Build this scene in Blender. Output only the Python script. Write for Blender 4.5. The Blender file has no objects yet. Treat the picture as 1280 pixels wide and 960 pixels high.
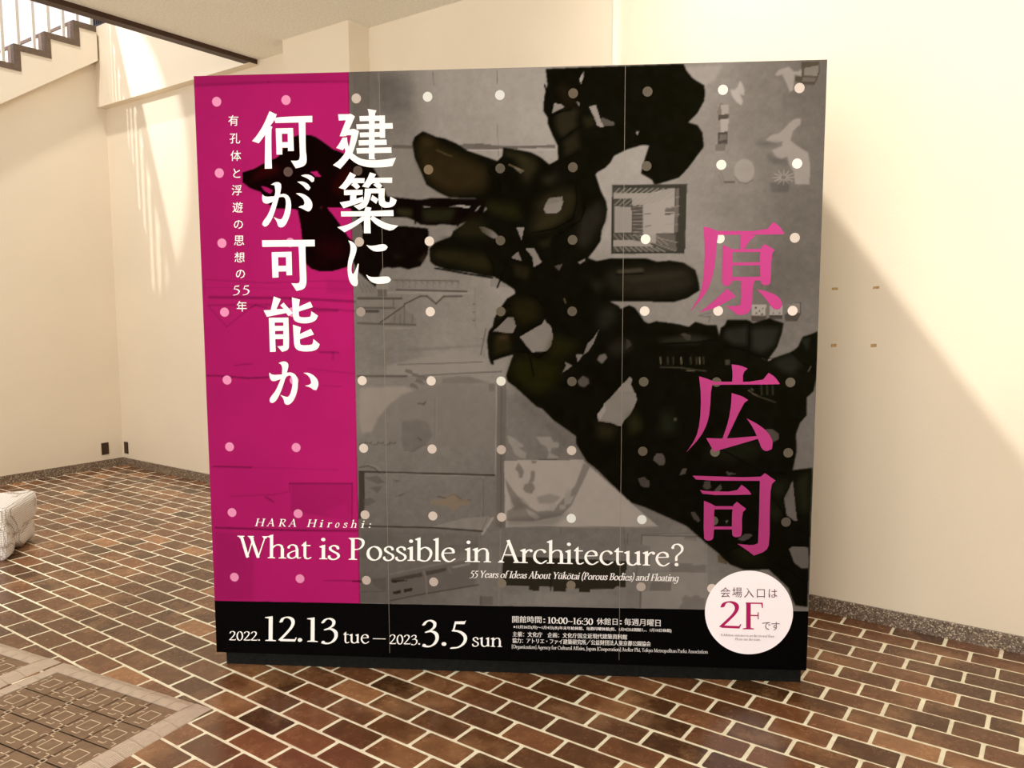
import bpy, bmesh, math, random
import numpy as np
from mathutils import Matrix, Vector
from mathutils.geometry import delaunay_2d_cdt

random.seed(7)
SC = bpy.context.scene
COL = SC.collection

# ------------------------------------------------------------------ camera
# world: x runs along the back wall, y into the depth, z up (metres)
CAM_H = 1.537
F_PX = 979.0
def _cam_axes(yaw=0.61565, pitch=0.09485, roll=0.00277):
    cp, sp = math.cos(pitch), math.sin(pitch)
    f = np.array([0, cp, -sp]); r = np.array([1.0, 0, 0]); d = np.cross(f, r)
    c, s = math.cos(roll), math.sin(roll)
    r2 = c * r + s * d; d2 = -s * r + c * d
    cy, sy = math.cos(yaw), math.sin(yaw)
    Rz = np.array([[cy, -sy, 0], [sy, cy, 0], [0, 0, 1]])
    return Rz @ r2, Rz @ d2, Rz @ f
RGT, DWN, FWD = _cam_axes()
cam_data = bpy.data.cameras.new('camera')
cam_data.sensor_width = 36.0
cam_data.lens = F_PX * 36.0 / 1280.0
cam_data.clip_start = 0.02
cam = bpy.data.objects.new('camera', cam_data)
COL.objects.link(cam)
cam.matrix_world = Matrix(((RGT[0], -DWN[0], -FWD[0], 0), (RGT[1], -DWN[1], -FWD[1], 0),
                           (RGT[2], -DWN[2], -FWD[2], CAM_H), (0, 0, 0, 1)))
SC.camera = cam

# ------------------------------------------------------------------ world, lights, exposure
SC.view_settings.view_transform = 'Standard'
SC.view_settings.look = 'None'
SC.view_settings.gamma = 1.0
SC.view_settings.use_curve_mapping = False
SC.view_settings.exposure = 0.32
wd = bpy.data.worlds.new('world'); SC.world = wd; wd.use_nodes = True
bg = wd.node_tree.nodes['Background']
bg.inputs[0].default_value = (1.0, 0.94, 0.86, 1)
bg.inputs[1].default_value = 0.62

def light(name, kind, loc, target, power, color, size=0.5, size_y=None, spot=None, blend=0.3, spread=None):
    d = bpy.data.lights.new(name, kind); d.energy = power; d.color = color
    if kind == 'AREA':
        d.size = size
        if size_y: d.shape = 'RECTANGLE'; d.size_y = size_y
        if spread: d.spread = spread
    else:
        d.shadow_soft_size = size
    if kind == 'SPOT':
        d.spot_size = spot; d.spot_blend = blend
    o = bpy.data.objects.new(name, d); COL.objects.link(o)
    o.location = loc
    v = Vector(target) - Vector(loc)
    o.rotation_euler = v.to_track_quat('-Z', 'Y').to_euler()
    return o
WARM = (1.0, 0.93, 0.84); NEUT = (1.0, 0.95, 0.89)
light('lobby_light', 'AREA', (0.3, -2.7, 3.2), (-1.9, 3.0, 1.0), 95, WARM, 2.2, 1.2)
light('front_fill', 'AREA', (-1.2, -3.3, 1.5), (-2.2, 3.0, 0.8), 84, (1.0, 0.97, 0.95), 3.6, 2.2)  # fill light added behind the camera to brighten the sign's lower face
light('wall_washer', 'SPOT', (1.55, -0.9, 3.35), (-0.6, 4.07, 2.3), 640, WARM, 0.002, spot=math.radians(42), blend=0.8)
light('wall_lamp', 'POINT', (-1.5, 3.35, 3.3), (0, 0, 0), 7, WARM, 0.12)
light('ceiling_lamp', 'POINT', (-1.57, -0.9, 3.42), (0, 0, 0), 14, WARM, 0.10)
light('ceiling_fill', 'POINT', (-4.6, -0.6, 2.85), (0, 0, 0), 36, WARM, 0.15)  # unseen fill added below the ceiling to brighten it
light('stairwell_light', 'SPOT', (-8.2, 0.9, 5.2), (-7.55, 4.07, 3.2), 420, (1.0, 0.96, 0.95), 0.025, spot=math.radians(34), blend=0.2)
light('upper_floor_light', 'POINT', (-6.70, 2.6, 7.6), (0, 0, 0), 640, NEUT, 0.10)

# ------------------------------------------------------------------ helpers
def lin(c):
    c = c / 255.0
    return c / 12.92 if c <= 0.04045 else ((c + 0.055) / 1.055) ** 2.4
def rgb(r, g, b): return (lin(r), lin(g), lin(b), 1.0)

def link(o, parent=None):
    COL.objects.link(o)
    if parent is not None: o.parent = parent
    return o
def mesh_obj(name, me, mat=None, parent=None):
    if mat is not None: me.materials.append(mat)
    return link(bpy.data.objects.new(name, me), parent)
def from_py(name, v, f, mat=None, parent=None, smooth=False):
    me = bpy.data.meshes.new(name); me.from_pydata(v, [], f); me.update()
    if smooth: me.shade_smooth()
    return mesh_obj(name, me, mat, parent)
def tag(o, label=None, cat=None, group=None, kind=None):
    if label: o['label'] = label
    if cat: o['category'] = cat
    if group: o['group'] = group
    if kind: o['kind'] = kind
    return o
def empty(name, loc, rz, label, cat, group=None):
    o = bpy.data.objects.new(name, None); COL.objects.link(o)
    o.empty_display_size = 0.1
    o.location = loc; o.rotation_euler = (0, 0, rz)
    return tag(o, label, cat, group)
BOXF = [(0, 3, 2, 1), (4, 5, 6, 7), (0, 1, 5, 4), (1, 2, 6, 5), (2, 3, 7, 6), (3, 0, 4, 7)]
def boxv(x0, x1, y0, y1, z0, z1):
    return [(x0, y0, z0), (x1, y0, z0), (x1, y1, z0), (x0, y1, z0), (x0, y0, z1), (x1, y0, z1), (x1, y1, z1), (x0, y1, z1)]
def boxes(name, bl, mat, parent=None, bevel=0.0):
    v, f = [], []
    for b in bl:
        n = len(v); v += boxv(*b); f += [tuple(i + n for i in q) for q in BOXF]
    o = from_py(name, v, f, mat, parent)
    if bevel:
        bm = bmesh.new(); bm.from_mesh(o.data)
        bmesh.ops.bevel(bm, geom=bm.edges[:], offset=bevel, segments=2, affect='EDGES', profile=0.6)
        bm.to_mesh(o.data); bm.free()
    return o
def struct(o): o['kind'] = 'structure'; return o
def prism(name, poly, axis, a, b, mat, parent=None):
    """extrude a 2-d polygon: axis 'x' -> poly is (y,z), axis 'y' -> poly is (x,z)"""
    n = len(poly)
    def P(p, t): return (t, p[0], p[1]) if axis == 'x' else (p[0], t, p[1])
    v = [P(p, a) for p in poly] + [P(p, b) for p in poly]
    f = [tuple(range(n))[::-1], tuple(range(n, 2 * n))] + [(i, (i + 1) % n, n + (i + 1) % n, n + i) for i in range(n)]
    o = from_py(name, v, f, mat, parent)
    bm = bmesh.new(); bm.from_mesh(o.data); bmesh.ops.recalc_face_normals(bm, faces=bm.faces); bm.to_mesh(o.data); bm.free()
    return o

# ------------------------------------------------------------------ materials
def new_mat(name, rough=0.6, spec=0.5):
    m = bpy.data.materials.new(name); m.use_nodes = True
    nt = m.node_tree; b = nt.nodes['Principled BSDF']
    b.inputs['Roughness'].default_value = rough
    b.inputs['Specular IOR Level'].default_value = spec
    return m, nt, b
def N(nt, t, **kw):
    n = nt.nodes.new(t)
    for k, v in kw.items():
        if k.startswith('i_'):
            n.inputs[k[2:].replace('_', ' ')].default_value = v
        else: setattr(n, k, v)
    return n
def ramp(nt, fac, stops):
    r = N(nt, 'ShaderNodeValToRGB'); e = r.color_ramp.elements
    e[0].position, e[0].color = stops[0]; e[1].position, e[1].color = stops[-1]
    for p, c in stops[1:-1]:
        x = e.new(p); x.color = c
    nt.links.new(fac, r.inputs[0]); return r.outputs[0]
def noise(nt, scale, detail=4, rough=0.55, coord='Object', vec=None):
    if vec is None:
        if coord == 'World': vec = N(nt, 'ShaderNodeNewGeometry').outputs['Position']
        else: vec = N(nt, 'ShaderNodeTexCoord').outputs[coord]
    n = N(nt, 'ShaderNodeTexNoise'); n.inputs['Scale'].default_value = scale
    n.inputs['Detail'].default_value = detail; n.inputs['Roughness'].default_value = rough
    nt.links.new(vec, n.inputs['Vector']); return n.outputs['Fac']
def bump(nt, b, h, strength=0.2, dist=0.01):
    n = N(nt, 'ShaderNodeBump'); n.inputs['Strength'].default_value = strength; n.inputs['Distance'].default_value = dist
    nt.links.new(h, n.inputs['Height']); nt.links.new(n.outputs[0], b.inputs['Normal'])
def plain(name, col, rough=0.6, spec=0.5, metal=0.0, nscale=None, var=0.12, bstr=0.0, bscale=None, coord='Object'):
    m, nt, b = new_mat(name, rough, spec)
    b.inputs['Metallic'].default_value = metal
    nz = noise(nt, nscale or 6.0, coord=coord)
    lo = tuple(c * (1 - var) for c in col[:3]) + (1,); hi = tuple(min(1, c * (1 + var)) for c in col[:3]) + (1,)
    nt.links.new(ramp(nt, nz, [(0.3, lo), (0.7, hi)]), b.inputs['Base Color'])
    if bstr: bump(nt, b, noise(nt, bscale or 60, coord=coord), bstr, 0.004)
    return m

M_wall = plain('wall_plaster', rgb(234, 221, 200), 0.75, 0.3, nscale=1.2, var=0.025, bstr=0.15, bscale=90, coord='World')
M_ceil = plain('ceiling_texture', rgb(250, 243, 230), 0.9, 0.2, nscale=70, var=0.10, bstr=0.9, bscale=120, coord='World')
M_darkwood = plain('dark_brown_trim', rgb(62, 36, 20), 0.5, 0.4, nscale=8, var=0.2)
M_grout = plain('grout', rgb(252, 240, 216), 0.8, 0.25, nscale=25, var=0.14, bstr=0.3, bscale=150, coord='World')
M_cap = plain('brown_stone_cap', rgb(104, 86, 70), 0.5, 0.4, nscale=40, var=0.2)
M_white = plain('white_paint', rgb(240, 236, 228), 0.45, 0.5, var=0.03)
M_black = plain('black_paint', rgb(14, 13, 13), 0.4, 0.5, var=0.2)
M_rail = plain('baluster_paint', rgb(205, 196, 184), 0.45, 0.5, var=0.03)
M_plinth = plain('dark_plinth', rgb(20, 21, 19), 0.6, 0.12, nscale=90, var=0.5)
M_outlet = plain('brown_plastic', rgb(58, 40, 24), 0.5, 0.4, var=0.1)
M_tape = plain('old_tape', rgb(196, 160, 110), 0.7, 0.3, nscale=80, var=0.2)
# speckled stone baseboard
M_stone, nt, b = new_mat('speckled_stone', 0.32, 0.5)
vz = N(nt, 'ShaderNodeTexVoronoi'); vz.inputs['Scale'].default_value = 190
nt.links.new(N(nt, 'ShaderNodeNewGeometry').outputs['Position'], vz.inputs['Vector'])
sx = N(nt, 'ShaderNodeSeparateColor'); nt.links.new(vz.outputs['Color'], sx.inputs[0])
nt.links.new(ramp(nt, sx.outputs[0], [(0.0, rgb(74, 58, 46)), (0.45, rgb(112, 94, 78)), (0.8, rgb(138, 120, 102)), (0.95, rgb(205, 190, 168))]), b.inputs['Base Color'])
# bricks
M_brick, nt, b = new_mat('paving_brick', 0.33, 0.42)
pos = N(nt, 'ShaderNodeNewGeometry').outputs['Position']
at = N(nt, 'ShaderNodeAttribute', attribute_name='tone')
sep = N(nt, 'ShaderNodeSeparateColor'); nt.links.new(at.outputs['Color'], sep.inputs[0])
base = ramp(nt, sep.outputs[0], [(0.0, rgb(80, 54, 32)), (0.3, rgb(98, 65, 40)), (0.65, rgb(118, 78, 50)), (0.9, rgb(138, 92, 60)), (1.0, rgb(164, 118, 80))])
n1 = noise(nt, 14, 6, 0.7, vec=pos)
mx = N(nt, 'ShaderNodeMix', data_type='RGBA', blend_type='MULTIPLY'); mx.inputs[0].default_value = 1.0
nt.links.new(base, mx.inputs[6]); nt.links.new(ramp(nt, n1, [(0.25, (0.62, 0.60, 0.58, 1)), (0.75, (1.22, 1.2, 1.18, 1))]), mx.inputs[7])
n2 = noise(nt, 150, 3, 0.6, vec=pos)
mx2 = N(nt, 'ShaderNodeMix', data_type='RGBA'); nt.links.new(mx.outputs[2], mx2.inputs[6]); mx2.inputs[7].default_value = rgb(214, 186, 150)
nt.links.new(ramp(nt, n2, [(0.70, (0, 0, 0, 1)), (0.76, (1, 1, 1, 1))]), mx2.inputs[0])
n3 = noise(nt, 3.2, 5, 0.65, vec=pos)
mx3 = N(nt, 'ShaderNodeMix', data_type='RGBA'); nt.links.new(mx2.outputs[2], mx3.inputs[6]); mx3.inputs[7].default_value = rgb(186, 140, 98)
nt.links.new(ramp(nt, n3, [(0.50, (0, 0, 0, 1)), (0.72, (.55, .55, .55, 1))]), mx3.inputs[0])
nt.links.new(mx3.outputs[2], b.inputs['Base Color'])
nt.links.new(ramp(nt, n1, [(0.2, (0.17,) * 3 + (1,)), (0.8, (0.34,) * 3 + (1,))]), b.inputs['Roughness'])
bump(nt, b, n1, 0.25, 0.004)
# mat
M_mat = plain('ribbed_mat_field', rgb(150, 124, 100), 0.8, 0.2, nscale=30, var=0.12, coord='World')
nt = M_mat.node_tree; b = nt.nodes['Principled BSDF']
wv = N(nt, 'ShaderNodeTexWave'); wv.inputs['Scale'].default_value = 95; wv.bands_direction = 'X'
nt.links.new(N(nt, 'ShaderNodeTexCoord').outputs['Object'], wv.inputs['Vector'])
bump(nt, b, wv.outputs['Fac'], 0.6, 0.003)
M_matedge = plain('mat_edge', rgb(204, 186, 168), 0.6, 0.3, nscale=40, var=0.08)
nt = M_matedge.node_tree; b = nt.nodes['Principled BSDF']
wv = N(nt, 'ShaderNodeTexWave'); wv.inputs['Scale'].default_value = 45; wv.bands_direction = 'Y'
nt.links.new(N(nt, 'ShaderNodeTexCoord').outputs['Object'], wv.inputs['Vector'])
bump(nt, b, wv.outputs['Fac'], 0.5, 0.003)
M_matline = plain('mat_line', rgb(226, 208, 180), 0.7, 0.3, var=0.04)
# woven cover
M_cloth, nt, b = new_mat('woven_cover', 0.85, 0.2)
tc = N(nt, 'ShaderNodeTexCoord').outputs['Object']
w1 = N(nt, 'ShaderNodeTexWave'); w1.inputs['Scale'].default_value = 21; w1.inputs['Distortion'].default_value = 1.2; w1.inputs['Detail Scale'].default_value = 3; w1.bands_direction = 'X'
w2 = N(nt, 'ShaderNodeTexWave'); w2.inputs['Scale'].default_value = 23; w2.inputs['Distortion'].default_value = 1.2; w2.inputs['Detail Scale'].default_value = 3; w2.bands_direction = 'Z'
w3 = N(nt, 'ShaderNodeTexWave'); w3.inputs['Scale'].default_value = 21; w3.inputs['Distortion'].default_value = 1.2; w3.inputs['Detail Scale'].default_value = 3; w3.bands_direction = 'Y'
for w in (w1, w2, w3): nt.links.new(tc, w.inputs['Vector'])
m1 = N(nt, 'ShaderNodeMath', operation='MAXIMUM'); nt.links.new(w1.outputs['Fac'], m1.inputs[0]); nt.links.new(w2.outputs['Fac'], m1.inputs[1])
m2 = N(nt, 'ShaderNodeMath', operation='MAXIMUM'); nt.links.new(m1.outputs[0], m2.inputs[0]); nt.links.new(w3.outputs['Fac'], m2.inputs[1])
nt.links.new(ramp(nt, m2.outputs[0], [(0.86, rgb(248, 245, 243)), (1.0, rgb(176, 162, 150))]), b.inputs['Base Color'])
bump(nt, b, m2.outputs[0], 0.3, 0.003)
# glowing window glass (daylight behind)
M_glow = bpy.data.materials.new('daylit_glass'); M_glow.use_nodes = True
nt = M_glow.node_tree; nt.nodes.clear()
em = N(nt, 'ShaderNodeEmission'); em.inputs[0].default_value = (1.0, 0.90, 0.97, 1); em.inputs[1].default_value = 0.95
nt.links.new(em.outputs[0], N(nt, 'ShaderNodeOutputMaterial').inputs[0])
# print inks
def ink(name, col, rough=0.45): return plain(name, col, rough, 0.02, var=0.0)
M_inkwhite = ink('white_ink', rgb(250, 246, 244))
M_inkpink = ink('pink_ink', rgb(162, 56, 114))
M_inkmag = ink('magenta_ink', rgb(176, 34, 96))
M_inkdark = ink('dark_ink', rgb(110, 70, 84))
M_sticker = ink('sticker_white', rgb(255, 247, 253))
M_seam = ink('seam', rgb(128, 120, 108))
M_print, nt, b = new_mat('colour_print', 0.6, 0.0)
at = N(nt, 'ShaderNodeAttribute', attribute_name='ink'); nt.links.new(at.outputs['Color'], b.inputs['Base Color'])
# ------------------------------------------------------------------ room shell
XL, YB, ZC = -7.65, 4.07, 3.5       # left wall, back wall, ceiling of the low part
XO = -5.34                          # edge of the stairwell opening
XR, YF = 3.2, -3.4
floor = struct(boxes('floor', [(-9.2, XR, YF, YB + 0.2, -0.12, -0.0015)], M_grout))
struct(boxes('wall_back', [(XL - 0.2, XR, YB, YB + 0.2, -0.12, 3.46), (-5.6, XR, YB, YB + 0.2, 3.46, ZC)], M_wall))
struct(boxes('wall_left', [(XL - 0.2, XL, -1.2, YB, -0.12, 2.2)], M_wall))
prism('wall_stair_side', [(0.3, 2.2), (YB, 2.2), (YB, 3.97), (3.97, 3.96), (1.40, 2.2)], 'x', XL - 0.18, XL, M_wall)['kind'] = 'structure'
struct(boxes('ceiling', [(XO, XR, YF, YB + 0.2, ZC, ZC + 0.25)], M_ceil))
# upper parapet wall above the slab edge, standing slightly proud
struct(boxes('wall_upper', [(-7.72, XO + 0.02, YB - 0.085, YB + 0.2, 3.46, 4.19)], M_wall))
struct(boxes('trim_1', [(-2.172, -2.130, YB - 0.012, YB, 0.08, ZC)], M_white))
struct(boxes('trim_2', [(-4.79, -4.10, 3.88, YB, 0.0, ZC)], M_wall))
struct(boxes('trim_3', [(XO - 0.05, XO + 0.03, YF, YB - 0.02, ZC - 0.035, ZC + 0.30)], M_darkwood))
# added unseen visor: its sloping upper edge cuts the diagonal shadow on the wall
_e1 = np.array([0.889, 0.0, -1.212]); _P = np.array([1.396, -0.602, 3.273]); _t = np.array([-0.003, 0.006, 0.0])
_a, _b = _P - 0.0036 * _e1, _P + 0.27 * _e1
_v = [tuple(q + o) for o in (np.zeros(3), _t) for q in (_a, _b, _b + (0, 0, -.06), _a + (0, 0, -.36))]
struct(from_py('added_visor', _v, [(0, 1, 2, 3), (7, 6, 5, 4), (0, 4, 5, 1), (1, 5, 6, 2), (2, 6, 7, 3), (3, 7, 4, 0)], M_black))
boxes('added_bracket', [(1.53, 1.57, -0.98, -0.95, 3.30, ZC), (1.40, 1.57, -0.98, -0.95, 3.36, 3.39)], M_black, bpy.data.objects['added_visor'])  # holder added along with the visor, out of view
struct(boxes('baseboard_back', [(XL, XR, YB - 0.014, YB, -0.004, 0.078)], M_stone, bevel=0.002))
struct(boxes('baseboard_left', [(XL, XL + 0.014, -1.2, YB, -0.004, 0.078)], M_stone, bevel=0.002))

# ------------------------------------------------------------------ brick floor
PU, PV = 0.222, 0.11849
U0, V0 = -2.3836, 2.1771
def to_px(x, y, z):
    p = np.array([x, y, z - CAM_H]); zz = p @ FWD
    if zz < 0.05: return None
    return 640 + F_PX * (p @ RGT) / zz, 480 + F_PX * (p @ DWN) / zz, zz
rnd = random.Random(3)
def in_board_shadow(px, py):
    return 250 < px < 1020 and py < 815
cells = []
for k in range(-16, 34):                  # rows; row k lies between joint lines k and k+1
    y1 = V0 - PV * k; y0 = y1 - PV
    if y0 < -1.4: break
    for n in range(-40, 40):
        x0 = U0 + PU / 2 * (k % 2) + PU * n; x1 = x0 + PU
        if x1 < XL + 0.03 or x0 > 1.6: continue
        cells.append((max(x0, XL + 0.012), x1, y0, y1))
def brick_geo(c):
    x0, x1, y0, y1 = c
    j = lambda s: rnd.uniform(-s, s)
    gx, gy = 0.0068, 0.0054
    X0, X1 = x0 + gx + j(.0016), x1 - gx + j(.0016); Y0, Y1 = y0 + gy + j(.0012), y1 - gy + j(.0012)
    zt = j(.0007); r = 0.0016; cc = 0.005
    def ring(ins, z, cut):
        a, b_, c_, d = X0 + ins, X1 - ins, Y0 + ins, Y1 - ins
        return [(a + cut, c_, z), (b_ - cut, c_, z), (b_, c_ + cut, z), (b_, d - cut, z), (b_ - cut, d, z), (a + cut, d, z), (a, d - cut, z), (a, c_ + cut, z)]
    cut = cc + j(.002)
    v = ring(0, -0.012, cut) + ring(0, zt - 0.0016, cut) + ring(r, zt, cut)
    f = []
    for b_ in (0, 8):
        for i in range(8): f.append((b_ + i, b_ + (i + 1) % 8, b_ + 8 + (i + 1) % 8, b_ + 8 + i))
    f.append(tuple(range(16, 24)))
    t = rnd.random()
    t = min(1, max(0, rnd.gauss(0.5, 0.24)))
    return v, f, t
def tone_attr(me, vals):
    a = me.color_attributes.new('tone', 'FLOAT_COLOR', 'POINT')
    arr = np.ones((len(me.vertices), 4), np.float32); arr[:, 0] = vals
    a.data.foreach_set('color', arr.ravel())
scored = []
for c in cells:
    cx, cy = (c[0] + c[1]) / 2, (c[2] + c[3]) / 2
    q = to_px(cx, cy, 0); s = -1
    if q and -25 < q[0] < 1305 and 0 < q[1] < 985 and not in_board_shadow(q[0], q[1]):
        s = 1.0 / q[2] ** 3
        # bricks under the mats are not seen
        mx_, my_ = cx + 2.627, cy - 1.694; ca, sa = math.cos(math.radians(8.7)), math.sin(math.radians(8.7))
        lx, ly = mx_ * ca + my_ * sa, -mx_ * sa + my_ * ca
        if -1.9 < lx < -0.12 and -1.3 < ly < -0.08: s = -1
    scored.append((s, c))
scored.sort(key=lambda t: -t[0])
for s, c in scored[:298]:
    v, f, t = brick_geo(c)
    me = bpy.data.meshes.new('brick'); me.from_pydata(v, [], f); me.update(); tone_attr(me, t)
    mesh_obj('brick', me, M_brick, floor)
V_, F_, T_ = [], [], []
for s, c in scored[298:]:
    v, f, t = brick_geo(c); n = len(V_); V_ += v; F_ += [tuple(i + n for i in q) for q in f]; T_ += [t] * len(v)
me = bpy.data.meshes.new('far_bricks'); me.from_pydata(V_, [], F_); me.update(); tone_attr(me, T_)
mesh_obj('far_bricks', me, M_brick, floor)['kind'] = 'stuff'

# ------------------------------------------------------------------ staircase
SX = XL + 0.11                       # face of the stringer
stair = empty('staircase', (SX, 2.6, 2.2), 0, 'white staircase climbing to the upper floor with brown edged steps and white balusters', 'staircase')
SL, SY, SZ = -1.15, 2.6, 2.2         # width to the left, local origin
steps = []
T, RS = 0.2575, 0.1715
n0y, n0z = 3.237, 3.655              # nose of one measured step: bottom of riser, level below
ny = lambda i: n0y + T * i
nz = lambda i: n0z + RS * i
I0, I1 = -8, 2
saw = []
for i in range(I0, I1 + 1):
    saw += [(ny(i), nz(i)), (ny(i), nz(i + 1))]
top_y = YB - 0.11
saw.append((top_y, saw[-1][1]))
sl = RS / T
bot = lambda y: 3.292 + 0.665 * (y - 3.097)
ply = [(y - SY, z - SZ) for y, z in saw] + [(top_y - SY, bot(top_y) - SZ), (ny(I0) - SY, bot(ny(I0)) - SZ)]
def clean_prism(name, poly, a, b, mat, parent):
    tri = delaunay_2d_cdt([Vector(p) for p in poly], [], [list(range(len(poly)))], 1, 1e-6)
    vs, fs = tri[0], tri[2]; n = len(vs); m = len(poly)
    v = [(a, p[0], p[1]) for p in vs] + [(b, p[0], p[1]) for p in vs]
    f = [tuple(q) for q in fs] + [tuple(i + n for i in reversed(q)) for q in fs]
    k = len(v); v += [(a, p[0], p[1]) for p in poly] + [(b, p[0], p[1]) for p in poly]
    f += [(k + i, k + (i + 1) % m, k + m + (i + 1) % m, k + m + i) for i in range(m)]
    return from_py(name, v, f, mat, parent)
clean_prism('stringer', ply, -0.10, 0.0, M_wall, stair)
# brown band following the saw tooth
bw = 0.048
band = []
for i in range(I0, I1 + 1):
    y0, z0, z1 = ny(i) - SY, nz(i) - SZ, nz(i + 1) - SZ
    y1 = (ny(i + 1) if i < I1 else top_y) - SY
    band.append((-0.115, 0.006, y0 - 0.004, y0 + bw, z0 - bw, z1 + 0.004))
    band.append((-0.115, 0.006, y0 + bw, y1 - 0.004, z1 - bw, z1 + 0.004))
boxes('edge_band', band, M_cap, stair)
for i in range(I0, I1 + 1):
    y0, z0, z1 = ny(i) - SY, nz(i) - SZ, nz(i + 1) - SZ
    y1 = (ny(i + 1) if i < I1 else top_y) - SY
    st = boxes('step', [(SL, -0.118, y0 + 0.004, y1 + 0.004, z0 - 0.02, z1 - 0.022)], M_white, stair)
    boxes('tread_edge', [(SL, -0.118, y0 - 0.006, y1, z1 - 0.022, z1 + 0.002)], M_cap, st)
boxes('landing', [(SL, -0.118, top_y - SY, 3.2, nz(I1 + 1) - SZ - 0.2, nz(I1 + 1) - SZ)], M_wall, stair)
for i in range(I0, I1 + 1):
    for h in (0, 1):
        yy = ny(i) + T * (0.235 + 0.5 * h) - SY; z1 = nz(i + 1) - SZ
        bo = boxes('baluster', [(-0.066, -0.040, yy - 0.013, yy + 0.013, z1, z1 + 0.86 - (0.09 if h == 0 else 0.0))], M_rail, stair, bevel=0.004)
ya, yb = ny(I0) - SY, top_y - SY
zr = lambda y: nz(I0 + 1) - SZ + 0.82 + sl * (y - ya)
from_py('handrail', [(x, y, zr(y) + dz) for y in (ya, yb) for x in (-0.08, -0.03) for dz in (0, 0.045)],
        [(0, 1, 3, 2), (4, 6, 7, 5), (0, 4, 5, 1), (2, 3, 7, 6), (1, 5, 7, 3), (0, 2, 6, 4)], M_darkwood, stair)
# window behind the stairs
win = struct(boxes('window_1', [(-9.06, -9.0, 0.2, 5.6, 2.35, 2.45), (-9.06, -9.0, 0.2, 5.6, 6.2, 6.3),
                                (-9.06, -9.0, 0.2, 0.3, 2.45, 6.2), (-9.06, -9.0, 5.5, 5.6, 2.45, 6.2)], M_white))
boxes('pane', [(-9.05, -9.03, 0.3, 5.5, 2.45, 6.2)], M_glow, win)
struct(boxes('window_2', [(-9.0, -6.2, 5.54, 5.6, 2.35, 2.45), (-9.0, -6.2, 5.54, 5.6, 6.2, 6.3), (-6.3, -6.2, 5.54, 5.6, 2.45, 6.2)], M_white))
boxes('pane', [(-9.0, -6.3, 5.56, 5.58, 2.45, 6.2)], M_glow, bpy.data.objects['window_2'])
# dark grille at the head of the stairs, on the parapet
gr = empty('metal_grille', (-7.74, YB - 0.06, 4.19), 0, 'small black slatted metal grille at the head of the stairs, on the upper wall', 'grille')
boxes('rail', [(-0.02, 0.85, -0.02, 0.02, 0.0, 0.022)], M_black, gr)
boxes('rail', [(-0.02, 0.85, -0.02, 0.02, 0.62, 0.66)], M_black, gr)
for i in range(22):
    boxes('slat', [(0.0 + i * 0.038, 0.016 + i * 0.038, -0.012, 0.012, 0.02, 0.62)], M_black, gr)
# outlets near the corner
o = boxes('outlet_plate', [(XL, XL + 0.008, 3.857, 3.927, 0.13, 0.248)], M_outlet, None, bevel=0.003); tag(o, 'brown outlet plate low on the left wall, left of the corner', 'outlet')
o = boxes('outlet_plate', [(-7.612, -7.545, YB - 0.008, YB, 0.12, 0.238)], M_outlet, None, bevel=0.003); tag(o, 'brown outlet plate low on the back wall, just right of the corner', 'outlet')
# four scraps of tape
for (x, z, lab) in ((-0.938, 1.634, 'upper left'), (-0.753, 1.636, 'upper right'), (-0.935, 1.356, 'lower left'), (-0.753, 1.360, 'lower right')):
    w, h = (0.030, 0.014) if lab.startswith('upper') else (0.026, 0.018)
    v = [(x - w / 2, YB - 0.0006, z - h / 2), (x + w / 2, YB - 0.0006, z - h / 2 + 0.002), (x + w / 2 * (0.75 if lab == 'upper left' else 1), YB - 0.0016, z + h / 2), (x - w / 2 * (0.8 if lab == 'upper right' else 1), YB - 0.0016, z + h / 2 - 0.002)]
    v += [(a, YB - 0.0001, c) for a, _, c in v]
    f = [(0, 1, 2, 3), (7, 6, 5, 4), (0, 4, 5, 1), (1, 5, 6, 2), (2, 6, 7, 3), (3, 7, 4, 0)]
    tag(from_py('tape_scrap', v, f, M_tape), 'tan scrap of old tape right of the sign, %s of four' % lab, 'tape', 'tape scraps on the wall')

# ------------------------------------------------------------------ entrance mats
MA = math.radians(8.7)
def edge_mesh():
    # one border piece: 75 mm long, 82 mm wide, sloping outwards (+x is outward)
    L, s = 0.0713, 0.0018
    pr = [(0.0, 0.0), (0.0, 0.013), (0.045, 0.0125), (0.050, 0.0095), (0.078, 0.0035), (0.082, 0.0)]
    v = [(x, s, z) for x, z in pr] + [(x, L, z) for x, z in pr]; n = len(pr)
    f = [tuple(range(n))[::-1], tuple(range(n, 2 * n))] + [(i, i + 1, n + i + 1, n + i) for i in range(n - 1)] + [(n - 1, 0, n, 2 * n - 1)]
    me = bpy.data.meshes.new('edge_piece'); me.from_pydata(v, [], f); me.update(); me.materials.append(M_matedge); return me
ME_EDGE = edge_mesh()
TL = 0.1462
def tile_mesh():
    g = 0.0003; v = boxv(g, TL - g, g, TL - g, 0, 0.0090) + boxv(g + .003, TL - g - .003, g + .003, TL - g - .003, 0.0090, 0.0105)
    f = list(BOXF) + [(4 + 0, 5, 9, 8), (5, 6, 10, 9), (6, 7, 11, 10), (7, 4, 8, 11), (12, 13, 14, 15), (8, 9, 13, 12), (9, 10, 14, 13), (10, 11, 15, 14), (11, 8, 12, 15)]
    me = bpy.data.meshes.new('mat_tile'); me.from_pydata(v, [], f); me.update(); me.materials.append(M_mat); return me
ME_TILE = tile_mesh()
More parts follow.
